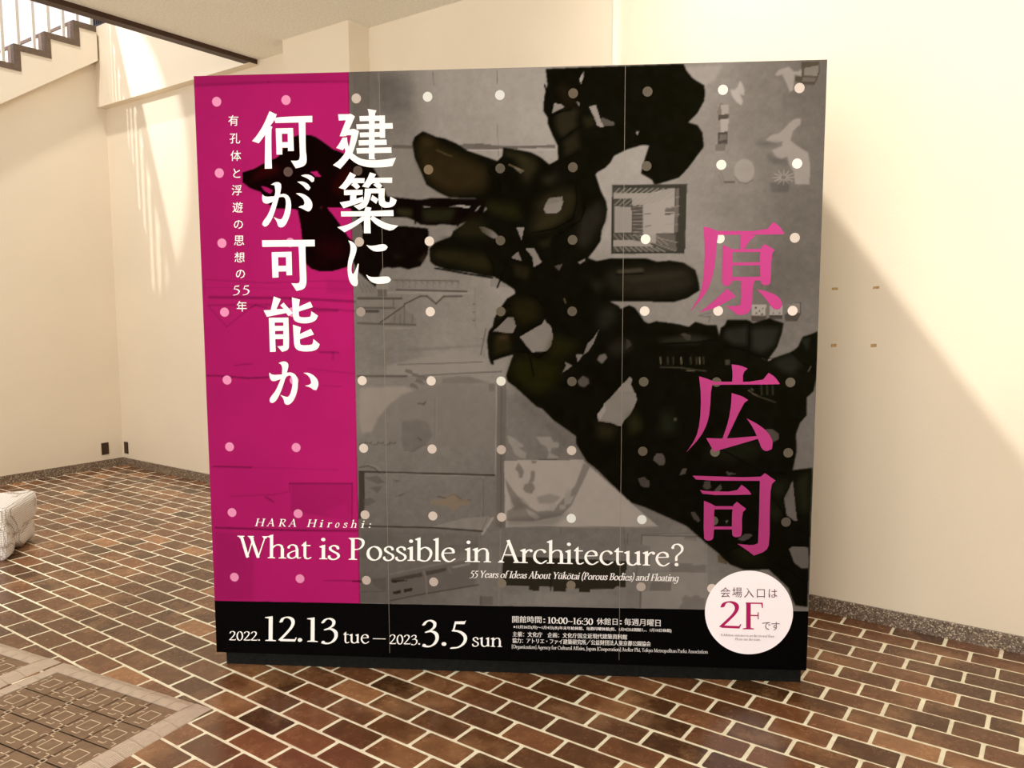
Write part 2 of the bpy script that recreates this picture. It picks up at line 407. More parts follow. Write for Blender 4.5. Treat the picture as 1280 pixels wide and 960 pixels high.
def mat(x, y, label, cols=5, rows=8):
    """origin: far right outer corner"""
    r = empty('floor_mat', (x, y, 0.0), MA, label, 'mat', 'interlocking floor mats')
    B = 0.082; W = cols * TL; H = rows * TL
    for i in range(cols):
        for j in range(rows):
            o = link(bpy.data.objects.new('mat_tile', ME_TILE), r); o.location = (-B - W + i * TL, -B - H + j * TL, 0)
    boxes('backing', [(-2 * B - W + .03, -.03, -2 * B - H + 0.09, -.03, 0.0002, 0.002)], M_black, r)
    # border pieces: right, left, far side
    k = 0
    while (k + 1) * 0.0731 <= H + 0.02:
        for side in (0, 1):
            o = link(bpy.data.objects.new('edge_piece', ME_EDGE), r)
            if side == 0: o.location = (-B, -B - (k + 1) * 0.0731, 0)
            else: o.location = (-B - W, -B - k * 0.0731, 0); o.rotation_euler = (0, 0, math.pi)
        k += 1
    for k in range(int(W / 0.0731 + 0.5)):
        o = link(bpy.data.objects.new('edge_piece', ME_EDGE), r); o.location = (-B - k * 0.0731, -B, 0); o.rotation_euler = (0, 0, math.pi / 2)
    for sx in (0, 1):
        # mitred corners
        pts = [(-B, -B), (0, -B), (0, 0), (-B, 0)] if sx == 0 else [(-B - W, -B), (-B - W, 0), (-2 * B - W, 0), (-2 * B - W, -B)]
        cx, cy = pts[0]; zz = [0.0128, 0.0035, 0.001, 0.0035]
        v = [(p[0], p[1], z) for p, z in zip(pts, zz)] + [(p[0], p[1], 0) for p in pts]
        from_py('corner_piece', v, [(0, 1, 2, 3), (0, 4, 5, 1), (1, 5, 6, 2), (2, 6, 7, 3), (3, 7, 4, 0), (7, 6, 5, 4)], M_matedge, r)
    # raised pale lines of the pattern
    bl = []
    zt0, zt1 = 0.0100, 0.0112
    def seg(ax, ay, bx, by, w=0.0016):
        x0, x1 = sorted((ax, bx)); y0, y1 = sorted((ay, by))
        bl.append((x0 - w, x1 + w, y0 - w, y1 + w, zt0, zt1))
    for i in range(cols):
        for j in range(rows):
            ox = -B - W + i * TL; oy = -B - H + j * TL; q = TL
            cx, cy = ox + q * .5, oy + q * .5; h = q * .20
            seg(cx - h, cy - h, cx + h, cy - h); seg(cx - h, cy + h, cx + h, cy + h); seg(cx - h, cy - h, cx - h, cy + h); seg(cx + h, cy - h, cx + h, cy + h)
            l = q * .12
            for sx in (-1, 1):
                for sy in (-1, 1):
                    px, py = cx + sx * q * .40, cy + sy * q * .27; o1 = 1 if (i + j) % 2 else -1
                    seg(px, py, px + o1 * sx * l, py); seg(px, py, px, py - o1 * sy * l)
            n_ = q * .07
            if (i + j) % 2: seg(ox - n_, oy - n_, ox + n_, oy - n_); seg(ox - n_, oy + n_, ox + n_, oy + n_); seg(ox - n_, oy - n_, ox - n_, oy + n_); seg(ox + n_, oy - n_, ox + n_, oy + n_)
            seg(cx - l * .8, cy - q * .38, cx + l * .8, cy - q * .38); seg(cx + l * .8, cy - q * .38, cx + l * .8, cy - q * .30)
            seg(cx - q * .38, cy - l * .6, cx - q * .38, cy + l * .6); seg(cx - q * .38, cy + l * .6, cx - q * .30, cy + l * .6)
    boxes('line_pattern', bl, M_matline, r)['kind'] = 'stuff'
    return r
mat(-2.627, 1.694, 'brown patterned floor mat with pale ribbed border, the nearer right one at the sign')
mat(-2.627 - 0.912 * math.cos(MA), 1.694 - 0.912 * math.sin(MA), 'brown patterned floor mat with pale ribbed border, cut by the left picture edge')

# ------------------------------------------------------------------ cloth-covered block on the floor
def covered_block():
    L, D, H = 1.2, 0.52, 0.335
    bm = bmesh.new(); bmesh.ops.create_cube(bm, size=1.0)
    bmesh.ops.scale(bm, vec=(L, D, H), verts=bm.verts)
    bmesh.ops.bevel(bm, geom=bm.edges[:], offset=0.055, segments=3, affect='EDGES', profile=0.6)
    bmesh.ops.subdivide_edges(bm, edges=[e for e in bm.edges if e.calc_length() > 0.05], cuts=14, use_grid_fill=True)
    bmesh.ops.triangulate(bm, faces=[f for f in bm.faces if len(f.verts) > 4])
    from mathutils import noise as nz_
    for v in bm.verts:
        p = v.co
        k = nz_.noise(Vector((p.x * 3, p.y * 3.5, p.z * 5))) * 0.022 + nz_.noise(Vector((p.x * 9 + 4, p.y * 9, p.z * 7))) * 0.008
        n = Vector((p.x / L * 0.6, p.y / D, p.z / H)).normalized()
        # pulled-in folds towards the floor at the end
        fold = 0.0
        if p.x > L * 0.3:
            t = (p.z + H / 2) / H
            fold = -0.035 * math.exp(-((p.y + 0.16 + 0.25 * (t - .5)) / 0.05) ** 2) - 0.03 * math.exp(-((t - 0.25 - 0.5 * (p.y + .1)) / 0.08) ** 2)
            fold *= min(1, (p.x - L * 0.3) / 0.12)
        v.co = p + n * (k + fold)
        if v.co.z < -H / 2 + 0.012: v.co.z = -H / 2
        if p.z < -H * .2: v.co.x -= 0.03 * (1 if p.x > 0 else -1) * (-(p.z) / H)
    me = bpy.data.meshes.new('covered_cushion'); bm.to_mesh(me); bm.free(); me.shade_smooth()
    for v in me.vertices: v.co.z += H / 2
    o = mesh_obj('covered_cushion', me, M_cloth)
    o.location = (-5.83, 1.77, 0.002); o.rotation_euler = (0, 0, math.radians(48))
    tag(o, 'bulky block wrapped in off-white woven cloth, lying on the bricks by the left wall', 'cushion')
covered_block()
# ------------------------------------------------------------------ the sign: geometry of its printed face
BW, BH, BZ0 = 2.480, 2.405, 0.070            # width, height of the face, gap taken by the plinth
BL_ = np.array([-2.9215, 1.9193]); BR_ = np.array([-0.7940, 3.1942])
BDIR = (BR_ - BL_) / np.linalg.norm(BR_ - BL_)
BYAW = math.atan2(BDIR[1], BDIR[0])
BC = (BL_ + BR_) / 2
board = empty('exhibition_sign', (BC[0], BC[1], 0.0), BYAW,
              'huge free-standing exhibition sign board with magenta strip, black cloth picture and Japanese lettering', 'sign')
# print layout: the artwork was drawn in a sheet whose corners are SRC; H maps it on the face (metres)
SRC = [(237, 97), (1032, 73), (1008, 838), (271, 815)]
DST = [(-BW / 2, BH), (BW / 2, BH), (BW / 2, 0), (-BW / 2, 0)]
def homog(src, dst):
    A = []
    for (x, y), (u, v) in zip(src, dst):
        A.append([x, y, 1, 0, 0, 0, -u * x, -u * y, -u]); A.append([0, 0, 0, x, y, 1, -v * x, -v * y, -v])
    return np.linalg.svd(np.array(A, float))[2][-1].reshape(3, 3)
HM = homog(SRC, DST); HI = np.linalg.inv(HM)
def ap(Hh, P):
    P = np.atleast_2d(np.asarray(P, float)); q = np.c_[P, np.ones(len(P))] @ Hh.T
    return q[:, :2] / q[:, 2:3]
def sheet_mesh(name, tris_pts, mat, depth, parent, label=None):
    """tris_pts: list of (points in layout space, faces) -> one flat printed layer lying on the face"""
    V, F = [], []
    for pts, fs in tris_pts:
        if not len(pts): continue
        n = len(V); q = ap(HM, pts)
        V += [(a, -depth, b + BZ0) for a, b in q]
        for f in fs:
            f = [i + n for i in f]
            a, b, c = (V[i] for i in f[:3])
            if (b[0] - a[0]) * (c[2] - a[2]) - (b[2] - a[2]) * (c[0] - a[0]) < 0: f = f[::-1]
            F.append(tuple(f))
    o = from_py(name, V, F, mat, parent)
    if label: o['label'] = label
    return o
def union(polys, eps=1e-4):
    vs, fs = [], []
    for p in polys:
        if sum(p[i - 1][0] * p[i][1] - p[i][0] * p[i - 1][1] for i in range(len(p))) < 0: p = p[::-1]
        n = len(vs); vs += [Vector((float(a), float(b))) for a, b in p]; fs.append(list(range(n, n + len(p))))
    r = delaunay_2d_cdt(vs, [], fs, 1, eps)
    return [(v.x, v.y) for v in r[0]], [f for f, o in zip(r[2], r[5]) if len(o)]
def smooth(p, it=1):
    """Chaikin corner cutting that keeps sharp corners"""
    for _ in range(it):
        out = []; n = len(p)
        for i in range(n):
            a, b, c = np.array(p[i - 1]), np.array(p[i]), np.array(p[(i + 1) % n])
            u, w = b - a, c - b
            cosv = (u @ w) / (np.linalg.norm(u) * np.linalg.norm(w) + 1e-9)
            if cosv < 0.55: out.append(tuple(b))
            else: out += [tuple(b - u * .25), tuple(b + w * .25)]
        p = out
    return p
def Zm(ox, oy, s, pts): return [(ox + x / s, oy + y / s) for x, y in pts]

# ---- carcass
boxes('panel', [(-BW / 2, BW / 2, 0.0, 0.10, BZ0, BZ0 + BH)], M_black, board)
boxes('plinth', [(-BW / 2 + 0.024, BW / 2 - 0.010, 0.040, 0.34, 0.0, BZ0)], M_plinth, board)
for sx in (-1, 1):
    v = [(sx * 1.0 - .02, 0.10, BZ0), (sx * 1.0 - .02, 0.42, 0.0), (sx * 1.0 - .02, 0.10, 1.5), (sx * 1.0 + .02, 0.10, BZ0), (sx * 1.0 + .02, 0.42, 0.0), (sx * 1.0 + .02, 0.10, 1.5)]
    from_py('rear_brace', v, [(0, 1, 2), (3, 5, 4), (0, 3, 4, 1), (1, 4, 5, 2), (2, 5, 3, 0)], M_black, board)

# ---- artwork raster (only to compute the ink colour of each point of the print)
KS = 1.5; CX0, CY0 = 222.0, 58.0
CWd, CHt = int(826 * KS), int(796 * KS)
CV = np.zeros((CHt, CWd, 3), np.float32)
YY, XX = np.mgrid[0:CHt, 0:CWd].astype(np.float32)
PXX, PYY = XX / KS + CX0, YY / KS + CY0
def blur1(m, r):
    if r < 1: return m
    for ax in (0, 1):
        p = np.pad(m, [(r + 1, r) if a == ax else (0, 0) for a in range(2)], mode='edge'); c = np.cumsum(p, axis=ax)
        n = m.shape[ax]
        m = (np.take(c, range(2 * r + 1, 2 * r + 1 + n), axis=ax) - np.take(c, range(0, n), axis=ax)) / (2 * r + 1)
    return m
def fillmask(pts, soft=0.0):
    P = (np.array(pts, np.float32) - (CX0, CY0)) * KS
    r = int(soft * KS + .5); pad = 2 * r + 2
    x0, y0 = np.maximum(np.floor(P.min(0)).astype(int) - pad, 0); x1, y1 = np.ceil(P.max(0)).astype(int) + pad
    x1, y1 = min(x1, CWd), min(y1, CHt)
    if x1 <= x0 or y1 <= y0: return None
    m = np.zeros((y1 - y0, x1 - x0), bool); ys = np.arange(y0, y1) + 0.5; xs = np.arange(x0, x1) + 0.5
    for i in range(len(P)):
        (ax, ay), (bx, by) = P[i - 1], P[i]
        if ay == by: continue
        c = ((ay > ys) != (by > ys)); xi = ax + (ys - ay) / (by - ay) * (bx - ax)
        m ^= c[:, None] & (xs[None, :] < xi[:, None])
    return blur1(m.astype(np.float32), r), (slice(y0, y1), slice(x0, x1))
def paint(pts, col, a=1.0, soft=0.0):
    q = fillmask(pts, soft)
    if q is None: return
    m, s = q; m = (m * a)[..., None]
    CV[s] = CV[s] * (1 - m) + np.array(col, np.float32) * m
def shade(pts, k, soft=0.0):
    q = fillmask(pts, soft)
    if q is None: return
    m, s = q; CV[s] *= (1 + (k - 1) * m[..., None])
def line(pts, col, w=0.6, a=1.0, mul=None):
    for (ax, ay), (bx, by) in zip(pts[:-1], pts[1:]):
        x0, x1 = sorted((ax, bx)); y0, y1 = sorted((ay, by)); pad = w + 2
        sl = (slice(max(0, int((y0 - pad - CY0) * KS)), int((y1 + pad - CY0) * KS) + 1), slice(max(0, int((x0 - pad - CX0) * KS)), int((x1 + pad - CX0) * KS) + 1))
        X, Y = PXX[sl], PYY[sl]; L2 = (bx - ax) ** 2 + (by - ay) ** 2 + 1e-6
        t = np.clip(((X - ax) * (bx - ax) + (Y - ay) * (by - ay)) / L2, 0, 1)
        d = np.hypot(X - ax - t * (bx - ax), Y - ay - t * (by - ay))
        m = (np.clip(w + .45 - d, 0, .9) / .9 * a)[..., None]
        if mul is None: CV[sl] = CV[sl] * (1 - m) + np.array(col, np.float32) * m
        else: CV[sl] *= (1 + (mul - 1) * m)
def g(v, warm=0.0): v = v * .9; return (v + 4 + warm, v - 2, v - 6 - warm)
def vnoise(cell, seed):
    r_ = np.random.RandomState(seed); gh, gw = int(CHt / KS / cell) + 3, int(CWd / KS / cell) + 3
    a = r_.rand(gh, gw).astype(np.float32); fy, fx = YY / KS / cell, XX / KS / cell
    iy, ix = fy.astype(int), fx.astype(int); ty, tx = fy - iy, fx - ix
    ty, tx = ty * ty * (3 - 2 * ty), tx * tx * (3 - 2 * tx)
    return (a[iy, ix] * (1 - tx) + a[iy, ix + 1] * tx) * (1 - ty) + (a[iy + 1, ix] * (1 - tx) + a[iy + 1, ix + 1] * tx) * ty

# grey ground: blended from tone samples over the sheet
samples = [(450, 110, 98), (480, 150, 108), (560, 110, 148), (620, 110, 156), (660, 150, 158), (560, 160, 146), (500, 210, 118), (540, 270, 120),
           (640, 200, 150), (790, 200, 150), (890, 100, 138), (950, 110, 122), (1010, 120, 104), (900, 210, 134), (960, 170, 122), (1010, 200, 108), (750, 250, 148),
           (870, 300, 138), (920, 260, 122), (1000, 270, 104), (840, 390, 132), (980, 340, 100), (1000, 400, 108), (480, 380, 112), (560, 350, 122),
           (590, 380, 128), (620, 360, 140), (480, 440, 112), (560, 440, 130), (610, 470, 134), (450, 500, 124), (480, 520, 116), (540, 520, 116),
           (600, 540, 116), (480, 590, 110), (560, 590, 112), (640, 520, 108), (660, 520, 104), (700, 540, 100), (640, 570, 108), (460, 620, 104),
           (540, 640, 106), (600, 620, 108), (620, 620, 104), (480, 690, 98), (540, 720, 98), (600, 720, 108), (460, 740, 92), (600, 750, 112),
           (640, 690, 104), (700, 660, 104), (760, 680, 106), (820, 640, 104), (860, 680, 120), (860, 740, 126), (700, 750, 118), (780, 740, 112),
           (1010, 540, 100), (880, 660, 100)]
num = np.zeros_like(XX); den = np.zeros_like(XX)
for x, y, v in samples:
    w = 1.0 / (((PXX - x) ** 2 + (PYY - y) ** 2) / 900 + 0.35) ** 1.6
    num += w * v; den += w
G = num / den * 0.9 * (1 - .14 * np.clip((PXX - 700) / 250, 0, 1) * np.clip((560 - PYY) / 200, 0, 1))  # upper right inked darker to offset the lamp light falling there
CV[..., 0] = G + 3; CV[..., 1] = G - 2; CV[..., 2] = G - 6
nzv = (vnoise(6, 1) - .5) * 5 + (vnoise(2, 2) - .5) * 5
CV += nzv[..., None]

# ---- collage of grey papers and drawings
paint([(437, 80), (454, 80), (455, 205), (437, 205)], g(92), .55)
line([(455, 88), (456, 140)], g(70), .5, .7); line([(467, 88), (469, 140)], g(150), .4, .4)
line([(536, 90), (537, 107)], g(84), .4, .8); line([(616, 88), (617, 105)], g(84), .4, .8); line([(617, 155), (619, 196)], g(104), .4, .7)
shade([(470, 97), (505, 97), (512, 105), (512, 140), (470, 140)], .88, 5)
paint([(486, 182), (512, 183), (512, 187), (486, 187)], g(84), .9); paint([(545, 187), (575, 181), (598, 180), (620, 183), (660, 183), (690, 181), (690, 185), (620, 187), (560, 188)], g(92), .9)
line([(546, 189), (690, 187)], g(176), .6, .8); paint([(468, 188), (512, 188), (522, 230), (560, 248), (472, 247)], g(122), .35)
# model street drawing (long strip)
line([(488, 351), (570, 352)], g(76), .6, .9)
for i in range(11):
    x = 490 + i * 7.6; line([(x, 351), (x + 5, 355)], g(84), .4, .8); line([(x + 2, 354), (x + 3, 361)], g(90), .35, .6)
line([(492, 363), (580, 365)], g(62), .9, .9); line([(493, 366), (585, 368)], g(140), .5, .5)
paint([(482, 369), (532, 368), (542, 379), (552, 369), (590, 369), (590, 366), (480, 366)], g(142), .4)
line([(472, 404), (502, 383), (502, 381), (522, 371), (530, 371), (541.5, 380.5), (551, 371.5), (574, 371)], g(62), .9, .85)
line([(502, 383), (502, 405)], g(74), .8, .7); paint([(500, 384), (517, 400), (517, 407), (480, 407)], g(96), .3)
for x in (490, 497, 512): line([(x, 394), (x, 405)], g(78), .8, .5)
line([(444, 374), (498, 374)], g(70), 1.5, .9); paint([(444, 377), (488, 377), (488, 384), (444, 384)], g(116), .6); line([(488, 375), (488, 384)], g(70), .5, .8)
line([(444, 386), (490, 386)], g(74), 1, .9); line([(444, 390), (469, 390)], g(54), 1.6, .8); line([(444, 405), (516, 407)], g(78), 1.2, .9); line([(478, 411), (510, 411)], g(140), .8, .5)
paint([(467, 356), (482, 356), (482, 363), (467, 363)], g(130), .7); paint([(469, 363), (480, 363), (480, 372), (469, 372)], g(78), .6)
for i in range(5): line([(444 + i * 5, 352 + i * 2), (450 + i * 5, 366)], g(80), .5, .6)
for y in (381, 391, 401): line([(588, y), (590, y)], g(90), .8, .8)
line([(590, 360), (591, 410)], g(106), .4, .6)
# hills / strips of paper
paint([(480, 458), (520, 449), (560, 440), (585, 440), (605, 450), (605, 466), (540, 472), (480, 470)], g(136), .6, 1)
line([(494, 456.5), (550, 455), (600, 453)], g(84), .5, .9); line([(520, 470.5), (580, 467), (624, 465)], g(78), .6, .9); line([(444, 471), (505, 471)], g(78), 1.4, .8)
paint([(550, 475), (570, 471), (585, 472), (610, 480), (550, 481)], g(104), .8, 1)
line([(604, 412), (598, 444)], g(84), .8, .8); line([(605, 413), (602, 446)], g(120), .8, .6); line([(598, 424), (602, 425)], g(80), .6, .6)
paint([(470, 440), (480, 437), (520, 440), (600, 434), (600, 432), (520, 436)], g(96), .4, 1)
for (x, y) in ((505, 462), (514, 467), (518, 474), (511, 480), (524, 470)): paint([(x, y), (x + 7, y + 2), (x + 10, y + 8), (x + 4, y + 6), (x - 2, y + 4)], g(92), .8)
# big paper with the dark hill
paint([(447, 486), (505, 484), (516, 490), (500, 494), (483, 508), (470, 524), (463, 540), (450, 543), (447, 530)], g(140, 2), .7, 1)
paint([(463, 541), (473, 520), (486, 506), (506, 493), (534, 485), (560, 480), (617, 482), (617, 560), (541, 560), (463, 545)], g(112), .55, 1)
shade([(500, 528), (520, 525), (533, 530), (538, 545), (530, 557), (515, 565), (502, 562), (500, 550)], .9, 1)
line([(502, 563), (515, 565), (520, 560), (530, 556)], g(84), .6, .7); line([(520, 505), (527, 506), (529, 503)], g(76), 1, .8); line([(520, 548), (524, 551)], g(70), 1, .7)
line([(541, 497), (541, 550)], g(100), .4, .7); line([(543, 497), (543, 550)], g(136), .4, .4); line([(517, 565), (517, 588)], g(100), .35, .5)
for x in (447, 455, 463, 470, 478, 485): line([(x, 554 + (x % 5)), (x + 6, 557 - (x % 3)), (x + 7, 553)], g(80), .7, .7)
line([(447, 585), (458, 583), (466, 586), (472, 592)], g(66), .7, .8); line([(455, 581), (466, 583), (478, 592)], g(130), .6, .6)
line([(447, 590), (480, 591), (560, 593), (616, 594.5)], g(42), .9, .95); line([(618, 484), (617, 594)], g(150), .5, .7)
paint([(608, 480), (617, 480), (617, 490), (609, 490)], g(96), .6)
paint([(619, 480), (630, 480), (630, 660), (619, 660)], g(88), .6); line([(624, 484), (624, 660)], g(72), .5, .7)
paint([(447, 590), (454, 590), (454, 645), (447, 650)], g(52), .9)
line([(480, 592), (602, 596), (602, 604), (600, 650)], g(140), .5, .6); line([(602, 600), (601, 660)], g(74), .5, .8)
for p in ([(452, 598), (470, 596), (480, 604), (470, 606)], [(488, 600), (494, 604), (500, 602)], [(490, 622), (500, 618), (507, 616), (500, 621)], [(460, 610), (476, 609), (470, 618)], [(452, 626), (462, 622), (468, 628), (456, 634)]): paint(p, g(84), .7)
line([(545, 621), (555, 623), (565, 618), (576, 626), (586, 626)], g(74), .7, .9)
paint([(536, 626), (552, 625), (560, 620), (566, 618), (574, 625), (586, 626), (586, 633), (575, 633), (565, 639), (555, 633), (548, 632), (536, 631)], (112, 98, 84), .8)
line([(452, 658), (540, 660), (602, 664.5)], g(42), .8, .95)
paint([(540, 659), (575, 649), (608, 646), (614, 648), (603, 663)], g(128), .7); line([(614, 648), (601, 668)], g(150), 1.4, .8); line([(607, 648), (600, 664)], g(84), .4, .8)
shade([(447, 662), (600, 668), (600, 690), (447, 700)], .93, 3)
# building model lower left
paint([(486, 722), (526, 713), (600, 697), (592, 732), (486, 752)], g(90), .75)
paint([(487, 724), (526, 716), (527, 721), (488, 728)], g(60), .9); paint([(531, 715), (556, 710), (557, 714), (532, 720)], g(62), .85); paint([(562, 709), (586, 704), (587, 706), (566, 711)], g(132), .8)
paint([(487, 726), (510, 726), (490, 729)], g(30), .9); paint([(490, 740), (500, 738), (500, 742), (491, 743)], g(38), .95); paint([(504, 737), (514, 735), (514, 739), (504, 741)], g(38), .95)
line([(486, 751), (520, 744), (597, 731)], g(60), .7, .9); line([(528, 714), (531, 722), (532, 742)], g(112), 1, .7); line([(559, 709), (561, 716)], g(112), .8, .7); line([(486, 718), (600, 694)], g(122), .6, .7)
line([(440, 727), (460, 727)], g(40), .9, .9); paint([(463, 724), (482, 722), (482, 740), (466, 733)], g(78), .6); line([(450, 740), (480, 739)], g(70), .5, .6)
paint([(598, 746), (615, 746), (615, 757), (598, 757)], g(88), .8); line([(600, 745), (600, 757)], g(66), .5, .8)
for y in (682, 684): line([(560, y), (596, y - 1)], g(84), .6, .5)
line([(597, 668), (597, 740)], g(126), .5, .5); line([(624, 662), (622, 757)], g(134), .5, .6); line([(606, 660), (606, 745)], g(112), .5, .5)
# map panel
paint([(628, 576.5), (727, 575.5), (731, 580), (788, 630), (822, 659), (641, 659), (630, 660)], g(150, 1), .95)
for p in ([(642, 587), (646, 579), (650, 584), (653, 590), (651, 598), (647, 598), (646, 591)], [(662, 589), (667, 590), (666, 602), (658, 606), (661, 598)],
          [(654, 606), (664, 604), (667, 611), (663, 618), (655, 616), (652, 612)], [(629, 598), (634, 606), (640, 614), (650, 626), (652, 636), (640, 632), (633, 615)],
          [(662, 576), (669, 577), (668, 580), (663, 580)]): paint(p, g(104), .85, .4)
paint([(728, 579), (736, 584), (722, 613), (713, 632), (700, 645), (665, 652), (632, 652), (632, 640), (650, 628), (670, 640), (690, 638), (704, 622), (717, 608)], g(106), .85, .6)
paint([(669, 622), (685, 618), (700, 622), (690, 630), (672, 630)], g(118), .8, 1)
for p in ([(704, 617), (708, 610), (713, 614), (711, 622), (716, 620), (712, 630), (704, 632)], [(684, 630), (692, 629), (694, 634), (690, 640), (685, 638)], [(697, 632), (704, 631), (706, 636), (699, 638)], [(656, 637), (666, 641), (674, 648), (668, 650), (660, 645)]): paint(p, g(140), .8, .3)
paint([(636, 624), (650, 622), (660, 634), (640, 640)], g(92), .5, 2)
shade([(632, 651), (712, 640), (690, 659), (632, 659)], .82, 4)
line([(630, 659.5), (822, 659.5)], g(128), .5, .6)
for p in ([(632, 545), (640, 548), (652, 557), (652, 560), (645, 560), (656, 567), (655, 574), (648, 573), (641, 568), (638, 560), (634, 554)],
          [(668, 547), (686, 547), (690, 553), (697, 554), (696, 561), (688, 560), (686, 567), (697, 572), (694, 575), (682, 574), (684, 566), (680, 558), (674, 556)]): paint(p, g(138), .75, .4)
line([(671, 575), (694, 574.5)], g(58), .6, .9)
shade([(640, 484), (720, 560), (735, 580), (725, 577), (700, 555), (640, 500)], .93, 4)
# dark building plan
paint([(628, 696), (695, 698), (782, 702), (781, 735), (770, 733), (765, 737), (737, 736.5), (737, 741), (723, 740.5), (723, 736), (706, 735), (706, 740), (691, 739), (691, 734), (673, 733), (673, 739), (660, 738), (660, 733), (625, 732)], (38, 34, 26), 1)
line([(687, 700), (687, 738)], (20, 18, 12), .7, .9); line([(641, 691), (780, 697)], g(86), .7, .5)
shade([(628, 741), (780, 745), (780, 757), (628, 757)], 1.06, 2)
line([(699, 660), (699, 668)], g(80), .5, .7); line([(778, 660), (780, 686)], g(78), .6, .6); line([(783, 667), (783, 680)], g(74), .6, .6)
# plans at the lower right
paint([(801, 668), (881, 670), (881, 708), (850, 706), (836, 706), (836, 713), (812, 714), (812, 684), (800, 680)], g(132), .6)
line([(800, 680), (801, 669), (881, 671)], g(70), .6, .8); line([(882, 672), (882, 706)], g(150), .5, .6); line([(801, 668), (870, 666)], g(90), .5, .6)
paint([(836, 704), (864, 705), (866, 707), (881, 706), (881, 714), (858, 714), (838, 716)], g(104), .8); line([(836, 715), (880, 715)], g(84), .5, .7)
paint([(812, 715), (881, 716), (880, 762), (798, 761), (800, 740), (812, 739)], g(138), .55); line([(882, 716), (881, 762)], g(156), .6, .6)
paint([(813, 727), (838, 728), (838, 739), (811, 739)], g(98), .85); line([(800, 722), (799, 760)], g(72), .8, .8); line([(795, 706), (794, 720)], g(80), .6, .7)
paint([(848, 762), (850, 756), (853, 754), (851, 748), (856, 744), (862, 747), (868, 744), (874, 745), (875, 748), (881, 748), (880, 763)], g(112), .9)
for i in range(3): line([(854, 671 + i * 1.8), (869, 671.5 + i * 1.8)], g(74), .35, .7)
paint([(896, 694), (908, 696), (908, 706), (897, 703)], (74, 64, 48), .9)
# upper right: boxes and figures
paint([(852, 84), (900, 80), (890, 100), (875, 108), (860, 98)], g(150), .5, 2)
paint([(910, 111), (915, 112), (919, 108), (922, 100), (925, 104), (928, 112), (927, 119), (922, 116), (926, 126), (924, 131), (918, 127), (912, 119)], g(160), .75, .5)
paint([(898, 127), (901, 130), (900, 136), (908, 136), (908, 146), (895, 148), (894, 138)], g(98), .8)
paint([(898, 131), (908, 131), (908, 142), (899, 143)], g(140), .95); paint([(895, 143), (908, 142), (908, 147), (895, 150)], g(64), .95)
paint([(898, 148), (908, 148), (907, 164), (898, 165)], g(142), .95); paint([(895, 165), (907, 164), (907, 179), (894, 180)], g(62), .95); paint([(897, 168), (906, 167), (906, 174), (896, 176)], g(92), .95)
paint([(892, 180), (905, 178), (903, 188), (891, 189)], g(86), .7)
paint([(966, 92), (971, 86), (984, 82), (990, 88), (996, 88), (1004, 80), (1006, 82), (999, 90), (1000, 94), (991, 92), (990, 103), (989, 112), (985, 114), (981, 104), (975, 92), (969, 94)], g(138), .85, .4)
paint([(999, 76), (1022, 75), (1022, 92), (1016, 105), (1003, 105), (991, 100), (992, 94), (1000, 94)], (60, 54, 44), .85); paint([(1003, 84), (1021, 80), (1020, 94), (1003, 93)], g(112), .9)
paint([(1001, 96), (1018, 96), (1016, 101), (1000, 101)], g(92), .9)
paint([(955, 175), (962, 168), (972, 166), (980, 158), (990, 148), (999, 147), (999, 154), (989, 163), (986, 175), (995, 182), (1008, 190), (1011, 205), (1010, 230), (992, 230), (990, 214), (984, 204), (982, 195), (975, 198), (968, 196), (962, 187), (975, 182), (976, 176), (968, 178)], g(134), .85, .4)
shade([(940, 175), (975, 178), (965, 184), (945, 182)], .85, 3); shade([(955, 192), (980, 200), (985, 205), (960, 203)], .82, 3)
for i in range(12):
    t = i / 12 * 6.283; line([(977 + 4 * math.cos(t), 221 + 3 * math.sin(t)), (977 + 13 * math.cos(t), 221 + 9 * math.sin(t))], g(146), .6, .8)
shade([(960, 228), (986, 226), (984, 240), (962, 240)], .85, 1)
cxx, cyy = 928, 213
paint([(cxx + 13 * math.cos(t / 16 * 6.283), cyy + 15 * math.sin(t / 16 * 6.283)) for t in range(16)], g(142), .6, .4); line([(915, 220), (921, 227), (930, 229), (938, 225)], g(84), .7, .6)
paint([(890, 212), (912, 210), (912, 232), (890, 232)], g(112), .7); line([(903, 227), (915, 227)], g(70), 1.2, .8)
for p in ([(898, 214), (902, 226)], [(895, 218), (900, 230)]): line(p, g(92), .8, .5)
# boxes beside the pink name
paint([(938, 381), (956, 381), (955, 395), (938, 395)], g(140), .95); paint([(937, 395), (956, 395), (955, 402), (938, 402)], g(60), .95)
paint([(960, 382), (977, 382), (977, 394), (960, 394)], g(136), .95); paint([(960, 394), (977, 394), (977, 399), (960, 399)], g(56), .95)
paint([(983, 380), (1000, 378), (1000, 392), (995, 402), (980, 401), (979, 394), (984, 390)], g(62), .95); paint([(984, 380), (999, 379), (998, 391), (985, 392)], g(112), .9)
for (x, y) in ((942, 384), (947, 388), (951, 385), (943, 391), (950, 392), (964, 391), (972, 391)): paint([(x, y), (x + 1.8, y), (x + 1.8, y + 1.8), (x, y + 1.8)], g(50), .9)
line([(871, 395), (885, 396), (884, 403)], g(78), .6, .7); line([(872, 394), (886, 391)], g(92), .7, .6)

